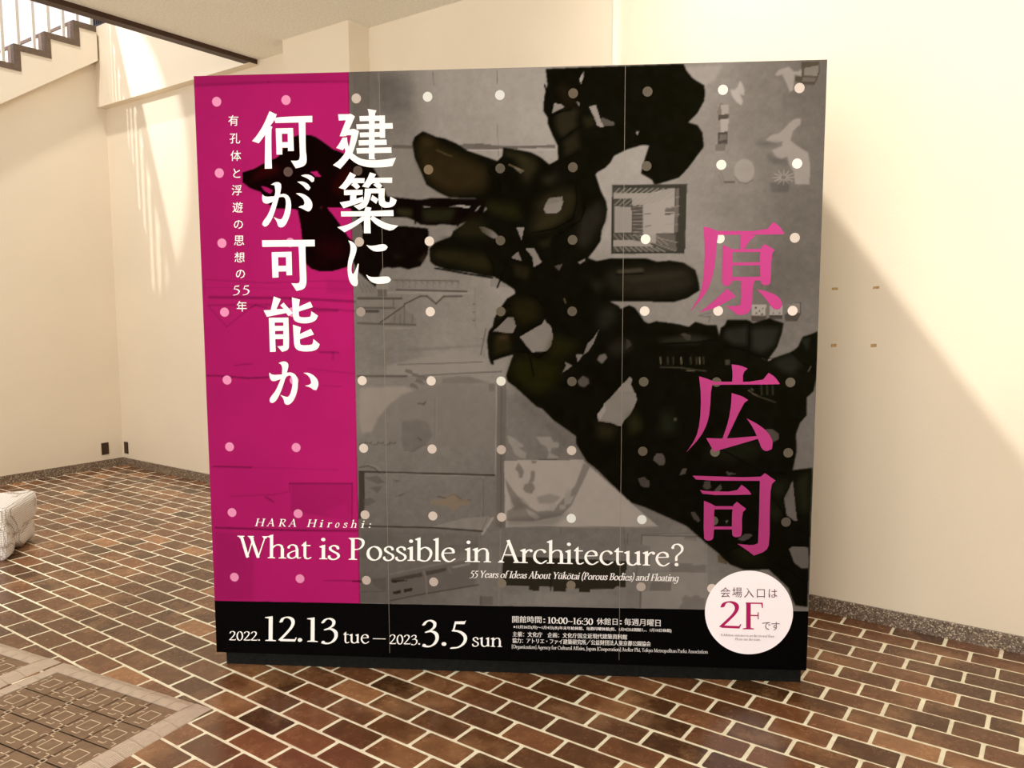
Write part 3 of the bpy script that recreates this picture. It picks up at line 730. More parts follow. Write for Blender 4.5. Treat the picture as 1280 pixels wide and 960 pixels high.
# ---- black cloth figure
K = (12, 11, 5)
def cloth(p, col=K): paint(p, col, 1.0, 0.35)
main = [(677.7, 86), (680, 106), (676, 121), (675, 139), (681, 148), (681, 156), (687, 170), (693, 182), (694, 200), (683, 206), (672, 197),
        (660, 191), (645, 188), (625, 185), (624, 196), (618, 202), (604, 197), (580, 189), (566, 180), (552, 174), (541, 172), (527, 166), (524, 165), (514, 172), (511, 180),
        (514, 198), (523, 218), (529, 232), (545, 242), (558, 248), (590, 249), (606, 262), (598, 268), (584, 272), (575, 282), (563, 290), (560, 297), (552, 300), (541, 304), (533, 312), (534, 328), (540, 333), (555, 338),
        (570, 340), (586, 342), (602, 346), (614, 347), (622, 352), (631, 357), (640, 363), (641, 368), (631, 374), (623, 385), (615, 399), (613, 409), (608, 415), (606, 427), (608, 448), (611, 456),
        (615, 457), (614, 452), (625, 448), (639, 444), (633, 461), (630, 471), (632, 478), (642, 485), (654, 496), (668, 509), (676, 512), (691, 527), (707, 538), (718, 546), (718, 555), (725, 567), (732, 578), (740, 584), (746, 589), (760, 603), (774, 616), (788, 629),
        (806, 635), (833, 647), (857, 658), (871, 670), (882, 680), (896, 691), (903, 698), (912, 706), (930, 713), (960, 712), (985, 735), (990, 749), (994, 757), (1009, 759),
        (1012, 687), (1013, 640), (1015, 585), (990, 588), (995, 564), (994, 543), (999, 529), (1007.6, 519), (1007.6, 497), (1016, 489), (1020, 470), (1021, 414), (1012, 418), (1002, 421), (996, 434), (988, 440), (962, 449), (960, 448), (970, 434), (976, 416), (978, 404),
        (960, 398), (940, 404), (932, 400), (907, 400), (904, 407), (899, 410), (897, 420), (894, 407), (883, 407), (867, 402.5), (859, 409), (848, 406), (835, 404), (817.6, 402), (809, 405),
        (803, 402), (797, 393), (791, 385), (784, 382), (773, 387), (772, 384), (765, 380), (759, 377), (800, 377.5), (840, 378), (857, 373), (872.5, 363), (871, 353), (867, 338), (852, 328.5), (835, 326), (819, 327.5), (804, 323), (760, 323.5), (743, 327), (732, 323), (740, 313), (747.5, 302), (749, 288), (754, 276), (756, 262), (754, 251), (747.5, 238), (741, 219),
        (742.5, 216), (753, 210), (760, 203), (764, 195), (780, 187), (800, 181), (808, 182), (800, 207), (798, 217), (812, 225), (815, 231), (820, 230), (846, 222), (857, 210), (863, 202), (877, 183), (875, 165), (869, 156), (857, 152.5), (868, 142), (877.5, 125), (878, 113), (877, 106), (863, 97.5), (855, 88), (851, 79)]
cloth(main)
cloth([(299, 217), (313, 213), (326, 205.5), (343, 198), (352, 184), (362, 172.5), (368, 170.5), (383, 170), (390, 172.5), (397, 177), (404, 182), (412, 188), (419, 190.5), (428, 195), (440, 197), (455, 204), (463, 212), (469, 222), (475, 236), (480, 246.6),
       (485, 247.5), (522, 251), (533, 249), (560, 249), (606, 250), (600, 268), (584, 276), (566, 283), (548, 281), (540, 283), (522, 282), (513, 276), (505, 273), (476, 272), (470, 276), (480, 284), (503, 284), (531.6, 286.6),
       (532, 307), (531.5, 318), (522, 334), (514, 336), (506.6, 338), (496, 335), (487, 336.5), (481, 335), (474, 337), (470, 348), (466, 360), (454, 350), (444.7, 341.6), (438, 330), (430.6, 335), (421, 338), (410, 341), (396, 341), (385.6, 337.6), (378.5, 331),
       (374, 302), (372, 284.5), (368, 264), (361, 263), (343, 263), (332.5, 258), (324, 246), (322, 242), (308, 237), (299, 230)], (11, 6, 4))
# holes showing what lies behind
GH = []
def hole(p, v=118, a=.95): paint(p, g(v) if not isinstance(v, tuple) else v, a, .3)
MAGc = (172, 32, 90)
hole([(405, 261), (424, 261), (434, 262), (448, 282), (450, 290), (449, 300), (443, 312), (438, 303), (432, 298), (424, 286), (416, 275), (409, 266)], 96)
hole([(383, 216), (392, 215.5), (397, 222), (399, 223), (390, 222)], 110); hole([(434, 331), (438, 328), (440, 333), (440, 342), (437, 345), (433, 340)], 100)
hole([(322, 234), (330, 236), (337, 240), (334, 244), (326, 240)], 90, .8); hole([(395, 260), (400, 259), (398, 264)], 70, .6)
for z, lst in (((430, 210, 6.4), [([(600, 312), (680, 315), (620, 326)], 140), ([(810, 315), (900, 300), (985, 310), (985, 332), (900, 318)], 150), ([(1020, 355), (1045, 318), (1072, 302), (1045, 345)], 120),
                                  ([(1060, 480), (1100, 478), (1165, 505), (1215, 550), (1195, 572), (1150, 560), (1085, 520)], 110)]),
               ((610, 210, 6.4), [([(470, 245), (570, 232), (580, 275), (560, 340), (530, 365), (440, 365), (422, 335), (440, 285)], 124), ([(203, 478), (267, 478), (247, 583)], 128), ([(165, 725), (220, 672), (250, 750)], 116),
                                  ([(275, 645), (350, 650), (410, 760), (345, 800), (335, 720)], 128), ([(0, 505), (60, 550), (20, 572), (0, 560)], 110), ([(0, 880), (65, 895), (75, 915), (150, 960), (0, 960)], 122), ([(510, 790), (580, 770), (550, 828)], 74),
                                  ([(700, 755), (760, 725), (760, 745), (715, 775)], 110), ([(180, 0), (225, 5), (255, 35), (235, 50)], 100)]),
               ((630, 70, 6.4), [([(375, 380), (430, 385), (460, 410), (400, 440), (358, 460)], 140), ([(612, 115), (612, 165), (590, 225), (575, 185)], 150), ([(545, 360), (580, 375), (582, 410)], 110), ([(655, 405), (710, 390), (745, 500), (775, 565), (765, 575), (720, 555), (690, 480)], 140),
                                 ([(755, 490), (860, 530), (860, 555), (780, 562), (750, 525)], 78), ([(1030, 600), (1060, 603), (1045, 635)], 120)]),
               ((600, 340, 6.4), [([(85, 480), (130, 440), (205, 365), (250, 370), (270, 440), (245, 495), (200, 497), (140, 485)], 118), ([(300, 525), (400, 465), (480, 420), (498, 380), (515, 410), (550, 440), (568, 520), (550, 600), (515, 640), (400, 648), (350, 590)], 126),
                                 ([(810, 670), (845, 575), (890, 535), (935, 465), (890, 580), (850, 640)], 112), ([(750, 660), (810, 665), (765, 728)], 112), ([(640, 815), (670, 760), (665, 725), (725, 755)], 112),
                                 ([(1185, 840), (1205, 860), (1195, 905), (1220, 960), (1075, 960)], 126)]),
               ((610, 480, 6.4), [([(1065, 0), (1120, 0), (1135, 50), (1165, 75), (1180, 130), (1160, 180), (1130, 240), (1080, 290), (1055, 338), (1020, 335), (990, 320), (865, 300), (862, 240), (905, 200), (915, 160), (960, 120)], 124), ([(862, 245), (920, 170), (930, 215), (880, 295)], 138),
                                  ([(1190, 760), (1240, 745), (1280, 780), (1280, 830), (1220, 825)], 62)]),
               ((740, 560, 4.74), [([(355, 75), (375, 35), (410, 35), (428, 75), (420, 103), (390, 103)], 74), ([(510, 165), (530, 125), (558, 122), (545, 155)], 70), ([(650, 235), (660, 200), (695, 200), (698, 240), (675, 250)], 66), ([(722, 250), (755, 218), (765, 240), (722, 285)], 72),
                                   ([(265, 185), (290, 175), (330, 195), (335, 225), (315, 235), (280, 225)], 62), ([(578, 385), (600, 378), (625, 410), (638, 435), (620, 440), (595, 420)], 66), ([(860, 540), (905, 508), (948, 515), (945, 535), (885, 555)], 70), ([(785, 140), (850, 155), (800, 165)], 66),
                                   ([(785, 432), (800, 430), (795, 452)], 110), ([(1165, 600), (1185, 585), (1280, 590), (1280, 715), (1240, 715), (1195, 680)], 98),
                                   ([(1135, 300), (1165, 240), (1185, 190), (1195, 280), (1210, 420), (1215, 432), (1195, 432), (1150, 400), (1140, 340)], 98)]),
               ((780, 400, 5.052), [([(345, 90), (370, 85), (410, 100), (410, 130), (385, 130)], 62), ([(885, 690), (930, 690), (972, 720), (970, 755), (930, 778)], 70), ([(860, 243), (905, 262), (925, 250), (900, 246)], 120), ([(175, 870), (205, 845), (245, 860), (250, 900), (220, 920), (190, 900)], 74),
                                    ([(0, 120), (30, 140), (35, 165), (0, 190)], 50)])):
    for p, v in lst: hole(Zm(*z, p), v)
cloth([(600 + 920 / 6.4, 340 + 705 / 6.4), (600 + 940 / 6.4, 340 + 670 / 6.4), (600 + 985 / 6.4, 340 + 655 / 6.4), (600 + 1005 / 6.4, 340 + 690 / 6.4), (600 + 960 / 6.4, 340 + 740 / 6.4)], g(92))
cloth([(719.5 + 0, 477), (726, 470), (733, 474), (734.5, 480), (728, 485), (722, 483)], g(74))
# folds: broad olive lights, dark seams
def tone(p, col, soft, a=1.0): paint(p, tuple(c * .80 for c in col), a * .85, soft * 1.5 + .5)
OL = (52, 44, 24); GR = (40, 39, 30)
tone([(516, 180), (530, 172), (552, 186), (590, 200), (606, 214), (604, 240), (560, 244), (534, 228), (520, 205)], (56, 44, 22), 4, .8)
tone([(519, 175), (526, 170), (545, 178), (530, 186)], (66, 50, 26), 2, .6); tone([(526, 196), (600, 212), (590, 238), (548, 238), (532, 222)], (52, 40, 20), 5, .7)
tone([(640, 196), (664, 196), (670, 208), (654, 232), (645, 212)], (62, 56, 34), 3, .7); tone([(626, 188), (650, 192), (660, 206), (628, 196)], (70, 62, 40), 2, .5)
tone([(600, 252), (640, 256), (650, 268), (640, 276), (612, 268)], (40, 40, 16), 4, .9); tone([(492, 262), (512, 262), (512, 272), (500, 272), (492, 268)], (58, 54, 30), 1.5, .8)
tone([(523, 262), (566, 262), (560, 278), (526, 278)], (46, 48, 28), 2, .8); tone([(570, 280), (592, 270), (604, 284), (610, 298), (566, 298)], (46, 42, 22), 4, .7)
tone([(538, 315), (560, 313), (605, 320), (612, 336), (608, 342), (560, 330), (540, 326)], (48, 42, 22), 3, .8); tone([(545, 300), (600, 300), (610, 308), (560, 312)], (14, 14, 6), 3, .8)
tone([(691, 142), (700, 138), (718, 136), (716, 160), (700, 172), (690, 160)], (56, 50, 34), 2.5, .8); tone([(700, 178), (718, 164), (722, 185), (702, 196)], (48, 44, 28), 2.5, .8)
tone([(690, 106), (712, 108), (716, 130), (702, 130), (694, 118)], (46, 34, 18), 3, .6); tone([(724, 146), (738, 146), (740, 158), (728, 160)], (50, 44, 26), 2, .7)
tone([(668, 250), (690, 238), (716, 236), (718, 256), (708, 274), (680, 288), (660, 292)], (48, 42, 24), 4, .85); tone([(678, 268), (700, 272), (690, 284), (665, 290)], (60, 52, 30), 3, .6)
tone([(722, 270), (748, 250), (752, 272), (738, 300), (724, 316), (716, 296)], (50, 46, 38), 4, .75); tone([(674, 220), (694, 218), (690, 228), (676, 232)], (60, 54, 38), 3, .7)
tone([(680, 300), (690, 296), (680, 310), (668, 306)], (46, 44, 22), 2, .8); tone([(638, 330), (660, 336), (656, 350), (640, 346)], (46, 40, 22), 2, .8)
tone([(754, 340), (800, 334), (858, 334), (868, 352), (850, 368), (790, 372), (760, 362)], (46, 42, 32), 4, .8); tone([(768, 338), (800, 335), (803, 340), (770, 343)], (78, 70, 56), .6, .8)
line([(767, 343.5), (801, 342)], (14, 12, 8), .9, 1); line([(762, 373), (810, 374)], (12, 10, 6), .8, .9)
tone([(772, 348), (855, 340), (850, 345), (790, 353)], (62, 54, 44), 2, .5)
tone([(735, 350), (752, 352), (748, 366), (738, 362)], (46, 46, 34), 3, .7); tone([(750, 384), (770, 386), (762, 410), (740, 412)], (46, 46, 36), 4, .7)
tone([(636, 376), (664, 374), (672, 388), (668, 400), (650, 408), (640, 396)], (40, 34, 14), 3, .9); tone([(616, 420), (638, 424), (634, 440), (614, 446)], (46, 38, 18), 2, .9)
tone([(625, 396), (634, 386), (624, 390), (617, 402)], (60, 54, 36), 1, .8); tone([(618, 420), (634, 418), (632, 426), (622, 426)], (92, 72, 50), 1.5, .6)
tone([(640, 448), (700, 452), (694, 478), (676, 496), (650, 484), (636, 466)], (38, 38, 8), 5, .8); tone([(690, 420), (724, 430), (706, 446), (680, 450)], (42, 40, 14), 4, .8)
tone([(756, 430), (786, 424), (788, 438), (764, 446)], (50, 48, 38), 4, .7); tone([(818, 425), (860, 418), (890, 424), (866, 430), (826, 430)], (50, 50, 40), 2, .7)
tone([(905, 412), (932, 408), (932, 432), (916, 430), (904, 424)], (48, 48, 42), 2, .8); tone([(938, 410), (974, 410), (966, 432), (950, 442), (938, 436)], (50, 50, 44), 2.5, .8)
tone([(965, 452), (990, 442), (1000, 456), (990, 470), (972, 462)], (44, 46, 36), 3, .8); tone([(1000, 424), (1012, 422), (1008, 440)], (40, 44, 36), 1, .8)
tone([(826, 515), (838, 512), (846, 540), (820, 546)], (36, 40, 26), 4, .8); tone([(786, 528), (798, 520), (802, 532), (788, 542)], (44, 42, 24), 3, .8)
tone([(742, 528), (768, 534), (764, 550), (746, 548)], (50, 44, 26), 3, .8); tone([(782, 522), (796, 512), (798, 540), (784, 546)], (44, 42, 20), 3, .7)
tone([(900, 540), (960, 560), (930, 575), (880, 570)], (32, 34, 20), 5, .8); tone([(960, 600), (985, 602), (980, 622), (966, 620)], (36, 38, 24), 3, .8)
tone([(950, 625), (976, 630), (978, 650), (950, 650)], (36, 38, 24), 3, .7); tone([(912, 680), (950, 690), (960, 704), (920, 704)], (32, 32, 16), 4, .8); tone([(994, 600), (1012, 588), (1012, 640), (998, 640)], (40, 42, 26), 3, .8)
tone([(320, 212), (340, 206), (346, 216), (322, 226), (308, 228)], (50, 14, 14), 2.5, .8); tone([(390, 302), (426, 300), (428, 322), (400, 330)], (32, 10, 10), 5, .9); tone([(424, 214), (440, 212), (436, 236), (414, 246), (410, 232)], (50, 20, 12), 3, .7)
tone([(484, 318), (500, 320), (494, 326)], (44, 38, 22), 2, .7); tone([(520, 326), (530, 316), (526, 330)], (70, 58, 40), 1, .6)
for p in ([(684, 146), (695, 140), (710, 136)], [(693, 178), (712, 164), (722, 158)], [(704, 198), (720, 190)], [(660, 292), (690, 286), (712, 274), (718, 252), (716, 234)], [(686, 300), (700, 290), (722, 276), (728, 258)],
          [(514, 254), (515, 280)], [(568, 283), (576, 268), (586, 258)], [(618, 360), (626, 340), (630, 330)], [(656, 368), (668, 372), (676, 384)], [(640, 440), (662, 442), (670, 448), (680, 440)], [(935, 402), (934, 438)],
          [(903, 432), (930, 438), (958, 450)], [(826, 430), (870, 428), (893, 424)], [(660, 448), (664, 470)], [(988, 440), (1000, 452), (1016, 462)], [(898, 560), (950, 590), (984, 592)], [(965, 622), (978, 640), (985, 660)],
          [(905, 690), (930, 680), (950, 660)], [(960, 700), (985, 712), (1008, 730)], [(606, 215), (618, 224), (622, 238)], [(540, 336), (580, 343), (612, 348)], [(600, 310), (612, 330), (614, 345)], [(676, 106), (684, 130)]):
    line(p, (7, 6, 3), 1.0, .9)
for i, x in enumerate((823, 832, 839, 849, 861, 868, 872, 877)): line([(x, 447), (x + .5, 455)], (74, 70, 56) if i % 3 else (140, 128, 108), .8, .6)
line([(823, 459), (850, 460), (880, 464)], (66, 62, 50), .8, .7); line([(856, 463), (866, 464)], (110, 100, 84), .6, .8); paint([(905, 450), (911, 450), (911, 457), (905, 457)], (56, 54, 44), .9, .5)
for (x, y) in ((934, 488), (938, 491), (942, 493), (937, 486)): line([(x, y), (x + 3, y + 2)], (120, 110, 92), .5, .8)
line([(945, 495), (968, 503)], (60, 56, 44), .7, .8)
for x in (950, 957, 964): line([(x, 482), (x + .5, 493)], (46, 44, 34), 1, .8)
line([(702, 374), (704, 379)], (90, 80, 64), .9, .8); line([(1012, 458), (1009, 464)], (80, 76, 60), .8, .7); paint([(841, 523), (844, 523), (844, 527), (841, 527)], (70, 66, 54), .9, .5)
line([(541, 188), (552, 193), (560, 196)], (86, 74, 48), .8, .6); line([(632, 206), (650, 214)], (120, 106, 80), .9, .7); line([(480, 258), (486, 256)], (60, 56, 40), 1, .7)
hole(Zm(610, 210, 6.4, [(470, 245), (570, 232), (580, 275), (560, 340), (530, 365), (440, 365), (422, 335), (440, 285)]), 124)
hole(Zm(610, 210, 6.4, [(455, 250), (570, 240), (576, 270), (440, 300)]), 104, .6)
CV += ((vnoise(9, 5) - .5) * 4)[..., None]
# photograph of an interior in the print
z = (760, 210, 8)
paint(Zm(*z, [(14, 172), (768, 160), (748, 860), (10, 862)]), (46, 44, 38), 1)
paint(Zm(*z, [(28, 200), (650, 200), (665, 835), (25, 835)]), (58, 56, 50), 1)
for p, v in (([(28, 250), (400, 250), (590, 205), (648, 205), (640, 640), (640, 650), (460, 650), (460, 760), (220, 725), (28, 725), (28, 790), (440, 790), (400, 760), (320, 740), (325, 370), (220, 380), (215, 310), (28, 310)], 138),
             ([(38, 385), (210, 390), (215, 650), (38, 650)], 136), ([(330, 375), (640, 300), (640, 650), (460, 655), (330, 730)], 138), ([(28, 250), (360, 250), (350, 300), (28, 310)], 134), ([(28, 725), (220, 725), (330, 760), (440, 785), (28, 785)], 132)):
    paint(Zm(*z, p), g(v), .9)
paint(Zm(*z, [(545, 405), (640, 385), (640, 435), (545, 440)]), g(80), .9); paint(Zm(*z, [(545, 455), (635, 445), (635, 465), (545, 470)]), g(70), .9)
paint(Zm(*z, [(460, 655), (640, 660), (670, 830), (560, 800), (460, 760)]), g(84), .9); paint(Zm(*z, [(650, 210), (690, 200), (675, 640), (645, 650)]), g(92), .9)
paint(Zm(*z, [(218, 395), (328, 385), (325, 700), (218, 650)]), g(70), .95)
for i in range(9):
    y = 400 + i * 33; line(Zm(*z, [(222, y + (i - 4) * 2), (326, y - 20 + i * 5)]), g(132), .45, .9)
for i in range(9):
    x = 40 + i * 52; line(Zm(*z, [(x, 248), (x + 45 + i * 4, 203)]), g(150), .5, .9); line(Zm(*z, [(x - 5, 372), (x + 60 + i * 14, 312 - i * 9)]), g(140), .5, .85)
    line(Zm(*z, [(x, 792), (x + 40 + i * 6, 836)]), g(140), .55, .9); line(Zm(*z, [(x - 8, 665), (x + 40 + i * 10, 722 + i * 6)]), g(130), .5, .85)
for p in ([(470, 300), (640, 220)], [(470, 265), (600, 205)], [(550, 410), (690, 375)], [(650, 470), (690, 462)], [(650, 295), (690, 285)], [(460, 695), (672, 745)], [(460, 765), (650, 828)], [(340, 460), (400, 458)], [(345, 585), (400, 575)], [(540, 560), (680, 565)]):
    line(Zm(*z, p), g(126) if p[0][0] > 440 else g(76), .5, .85)
line(Zm(*z, [(14, 172), (768, 162)]), g(66), .7, .9)
# ---- magenta strip multiplied over everything beneath it
mb = lambda y: 430.5 + (y - 90) * (449 - 430.5) / (753 - 90)
mag = PXX < mb(PYY)
Lm = CV.mean(-1)
tt = np.clip(Lm / 118.0, 0, 1.25)[..., None]
magc = np.array((158, 27, 96), np.float32) * tt ** np.array((0.75, 1.2, 0.85)) * (1 + (vnoise(4, 9) - .5) * .03)[..., None]
dark = (Lm < 60)[..., None]
magc = np.where(dark, CV * np.array((1.15, .45, .6)), magc)
# under the strip the ground reads flat: few joints only
def mline(p, mul, w=.8): line(p, None, w, 1.0, mul)
flat = (PXX < mb(PYY) - 1) & (Lm > 60)
CV[:] = np.where(mag[..., None], magc, CV)
flatcol = np.array((157, 27, 95), np.float32)
grad = 1 + .0006 * (PXX - 330) + (vnoise(40, 4) - .5) * .05
CV[:] = np.where(flat[..., None], CV * .15 + flatcol * (.85 * grad)[..., None], CV)
for p, m, w in (([(252, 351), (330, 355), (405, 352), (440, 353)], .86, .7), ([(250, 361), (440, 362)], .9, .5), ([(258, 373), (360, 374), (440, 378)], .78, 1.6), ([(257, 383), (330, 382), (440, 390)], .86, 1.2), ([(330, 386), (316, 383), (310, 386)], .8, 1), ([(258, 385), (280, 410), (312, 384)], .86, .8),
                ([(388, 389), (418, 389)], .82, 1.8), ([(396, 441), (420, 442)], .82, 1.4), ([(413, 441), (413, 450)], .85, 1.2), ([(290, 458), (312, 456)], .8, .7), ([(382, 462), (440, 468)], .86, .6), ([(256, 471), (280, 471.5), (308, 474), (345, 472)], .70, 1.0), ([(400, 483), (424, 484)], .85, .6),
                ([(264, 584), (312, 585)], .66, .8), ([(312, 585), (420, 588)], .86, .5), ([(360, 605), (438, 605), (438, 650)], .72, .8), ([(286, 621), (340, 619), (360, 615), (360, 605)], .85, .6), ([(330, 622), (340, 628)], .72, .8), ([(268, 660), (350, 663), (445, 664)], .68, 1.1),
                ([(404, 726), (448, 726)], .8, .9), ([(252, 354), (252, 372)], .9, .8), ([(232, 109), (330, 104), (430, 103)], .86, 1.6)): mline(p, m, w)
shade([(362, 606), (437, 606), (437, 652), (362, 640)], .9, 1); shade([(405, 640), (430, 630), (440, 650), (412, 648)], 1.06, 2); shade([(405, 352), (437, 352), (437, 368), (405, 368)], .94, 2)
shade([(268, 665), (316, 670), (316, 750), (268, 750)], .93, 2); shade([(237, 97), (430, 91), (430, 102), (238, 108)], .92, 1)
# black footer
fy = lambda x: 751.5 + (x - 270) * (764.5 - 751.5) / (1010 - 270)
foot = PYY > fy(PXX)
CV[:] = np.where(foot[..., None], np.array((5, 4, 4), np.float32), CV)
line([(449, fy(449) - .4), (1010, fy(1010) - .4)], g(150), .35, .6)
CV = np.clip(CV, 3, 252)

ft = ap(HM, [(271, fy(271)), (1010, fy(1010))])
boxes('footer_band', [(-BW / 2, BW / 2, -0.00105, -0.0008, 0, 0.0001)], ink('footer_black', rgb(6, 5, 5)), board)
_fb = bpy.data.objects['footer_band'].data
for v in _fb.vertices:
    top = v.co.z > 0.00005
    v.co.z = BZ0 + ((ft[0][1] if v.co.x < 0 else ft[1][1]) if top else 0.0)

# ---- dots of the print, aligned in a regular grid
d00, d80, d07 = ap(HM, [(266, 129), (997, 109), (296, 722)])
dots = []
from_col = []
def samp(px, py):
    x = np.clip((px - CX0) * KS - .5, 0, CWd - 2); y = np.clip((py - CY0) * KS - .5, 0, CHt - 2)
    ix, iy = x.astype(int), y.astype(int); tx, ty = (x - ix)[..., None], (y - iy)[..., None]
    return (CV[iy, ix] * (1 - tx) + CV[iy, ix + 1] * tx) * (1 - ty) + (CV[iy + 1, ix] * (1 - tx) + CV[iy + 1, ix + 1] * tx) * ty
def tolin(a):
    a = a / 255.0
    return np.where(a <= 0.04045, a / 12.92, ((a + 0.055) / 1.055) ** 2.4)
sx = (d80[0] - d00[0]) / 8; sy = (d07[1] - d00[1]) / 7
RD = 0.0190
for j in range(8):
    for i in range(9):
        cx, cy = d00[0] + sx * i, d00[1] + sy * j
        p = ap(HI, [(cx, cy)])[0]
        if i == 8 and j == 7: continue
        K_ = 28
        dv = [(cx + RD * math.cos(k / K_ * 2 * math.pi), -0.0014, BZ0 + cy + RD * math.sin(k / K_ * 2 * math.pi)) for k in range(K_)]
        c = samp(np.array([p[0]]), np.array([p[1]]))[0]
        c = np.minimum(np.array((76, 70, 66)) + c * 1.2, (211, 213, 211)) if c.max() - c.min() < 60 else np.array((216, 136, 176.))
        if c.mean() < 150: c = c * .95
        me = bpy.data.meshes.new('printed_dot'); me.from_pydata(dv, [], [tuple(range(K_))]); me.update()
        a = me.color_attributes.new('ink', 'FLOAT_COLOR', 'POINT'); a.data.foreach_set('color', np.tile(np.r_[tolin(c), 1].astype(np.float32), K_))
        mesh_obj('printed_dot', me, M_print, board)

# ---- the printed sheets (three vinyl lengths with fine joints)
def seam_s(px, py): return ap(HM, [(px, py)])[0][0]
s1 = (seam_s(466.8, 90) + seam_s(487.5, 770)) / 2; s2 = (seam_s(778, 90) + seam_s(774.5, 560)) / 2
edges = [-BW / 2, s1, s2, BW / 2]
STEP = 0.0041
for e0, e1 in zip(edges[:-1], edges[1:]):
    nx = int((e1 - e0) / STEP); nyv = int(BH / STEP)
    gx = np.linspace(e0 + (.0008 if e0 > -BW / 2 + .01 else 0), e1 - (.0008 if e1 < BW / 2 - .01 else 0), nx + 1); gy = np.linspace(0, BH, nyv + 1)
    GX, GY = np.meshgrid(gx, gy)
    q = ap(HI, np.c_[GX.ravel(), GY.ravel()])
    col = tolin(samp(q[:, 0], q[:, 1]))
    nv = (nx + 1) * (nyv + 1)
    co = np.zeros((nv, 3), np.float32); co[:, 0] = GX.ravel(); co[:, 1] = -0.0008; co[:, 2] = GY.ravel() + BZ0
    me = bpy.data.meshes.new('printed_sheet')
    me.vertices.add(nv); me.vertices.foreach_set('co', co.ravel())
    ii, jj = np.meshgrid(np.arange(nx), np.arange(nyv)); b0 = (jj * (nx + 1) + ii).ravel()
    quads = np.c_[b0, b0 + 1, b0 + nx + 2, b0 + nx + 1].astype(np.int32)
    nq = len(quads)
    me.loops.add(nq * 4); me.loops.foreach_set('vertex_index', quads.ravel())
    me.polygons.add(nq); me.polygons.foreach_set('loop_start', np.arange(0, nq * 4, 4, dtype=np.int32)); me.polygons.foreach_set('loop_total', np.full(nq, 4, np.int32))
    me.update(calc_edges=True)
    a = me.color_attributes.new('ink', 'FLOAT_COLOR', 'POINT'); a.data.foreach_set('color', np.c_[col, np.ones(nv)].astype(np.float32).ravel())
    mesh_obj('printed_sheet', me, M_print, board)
for s in (s1, s2):
    boxes('sheet_joint', [(s - 0.0008, s + 0.0008, -0.0012, 0.0, BZ0 + 0.02, BZ0 + BH)], M_seam, board)
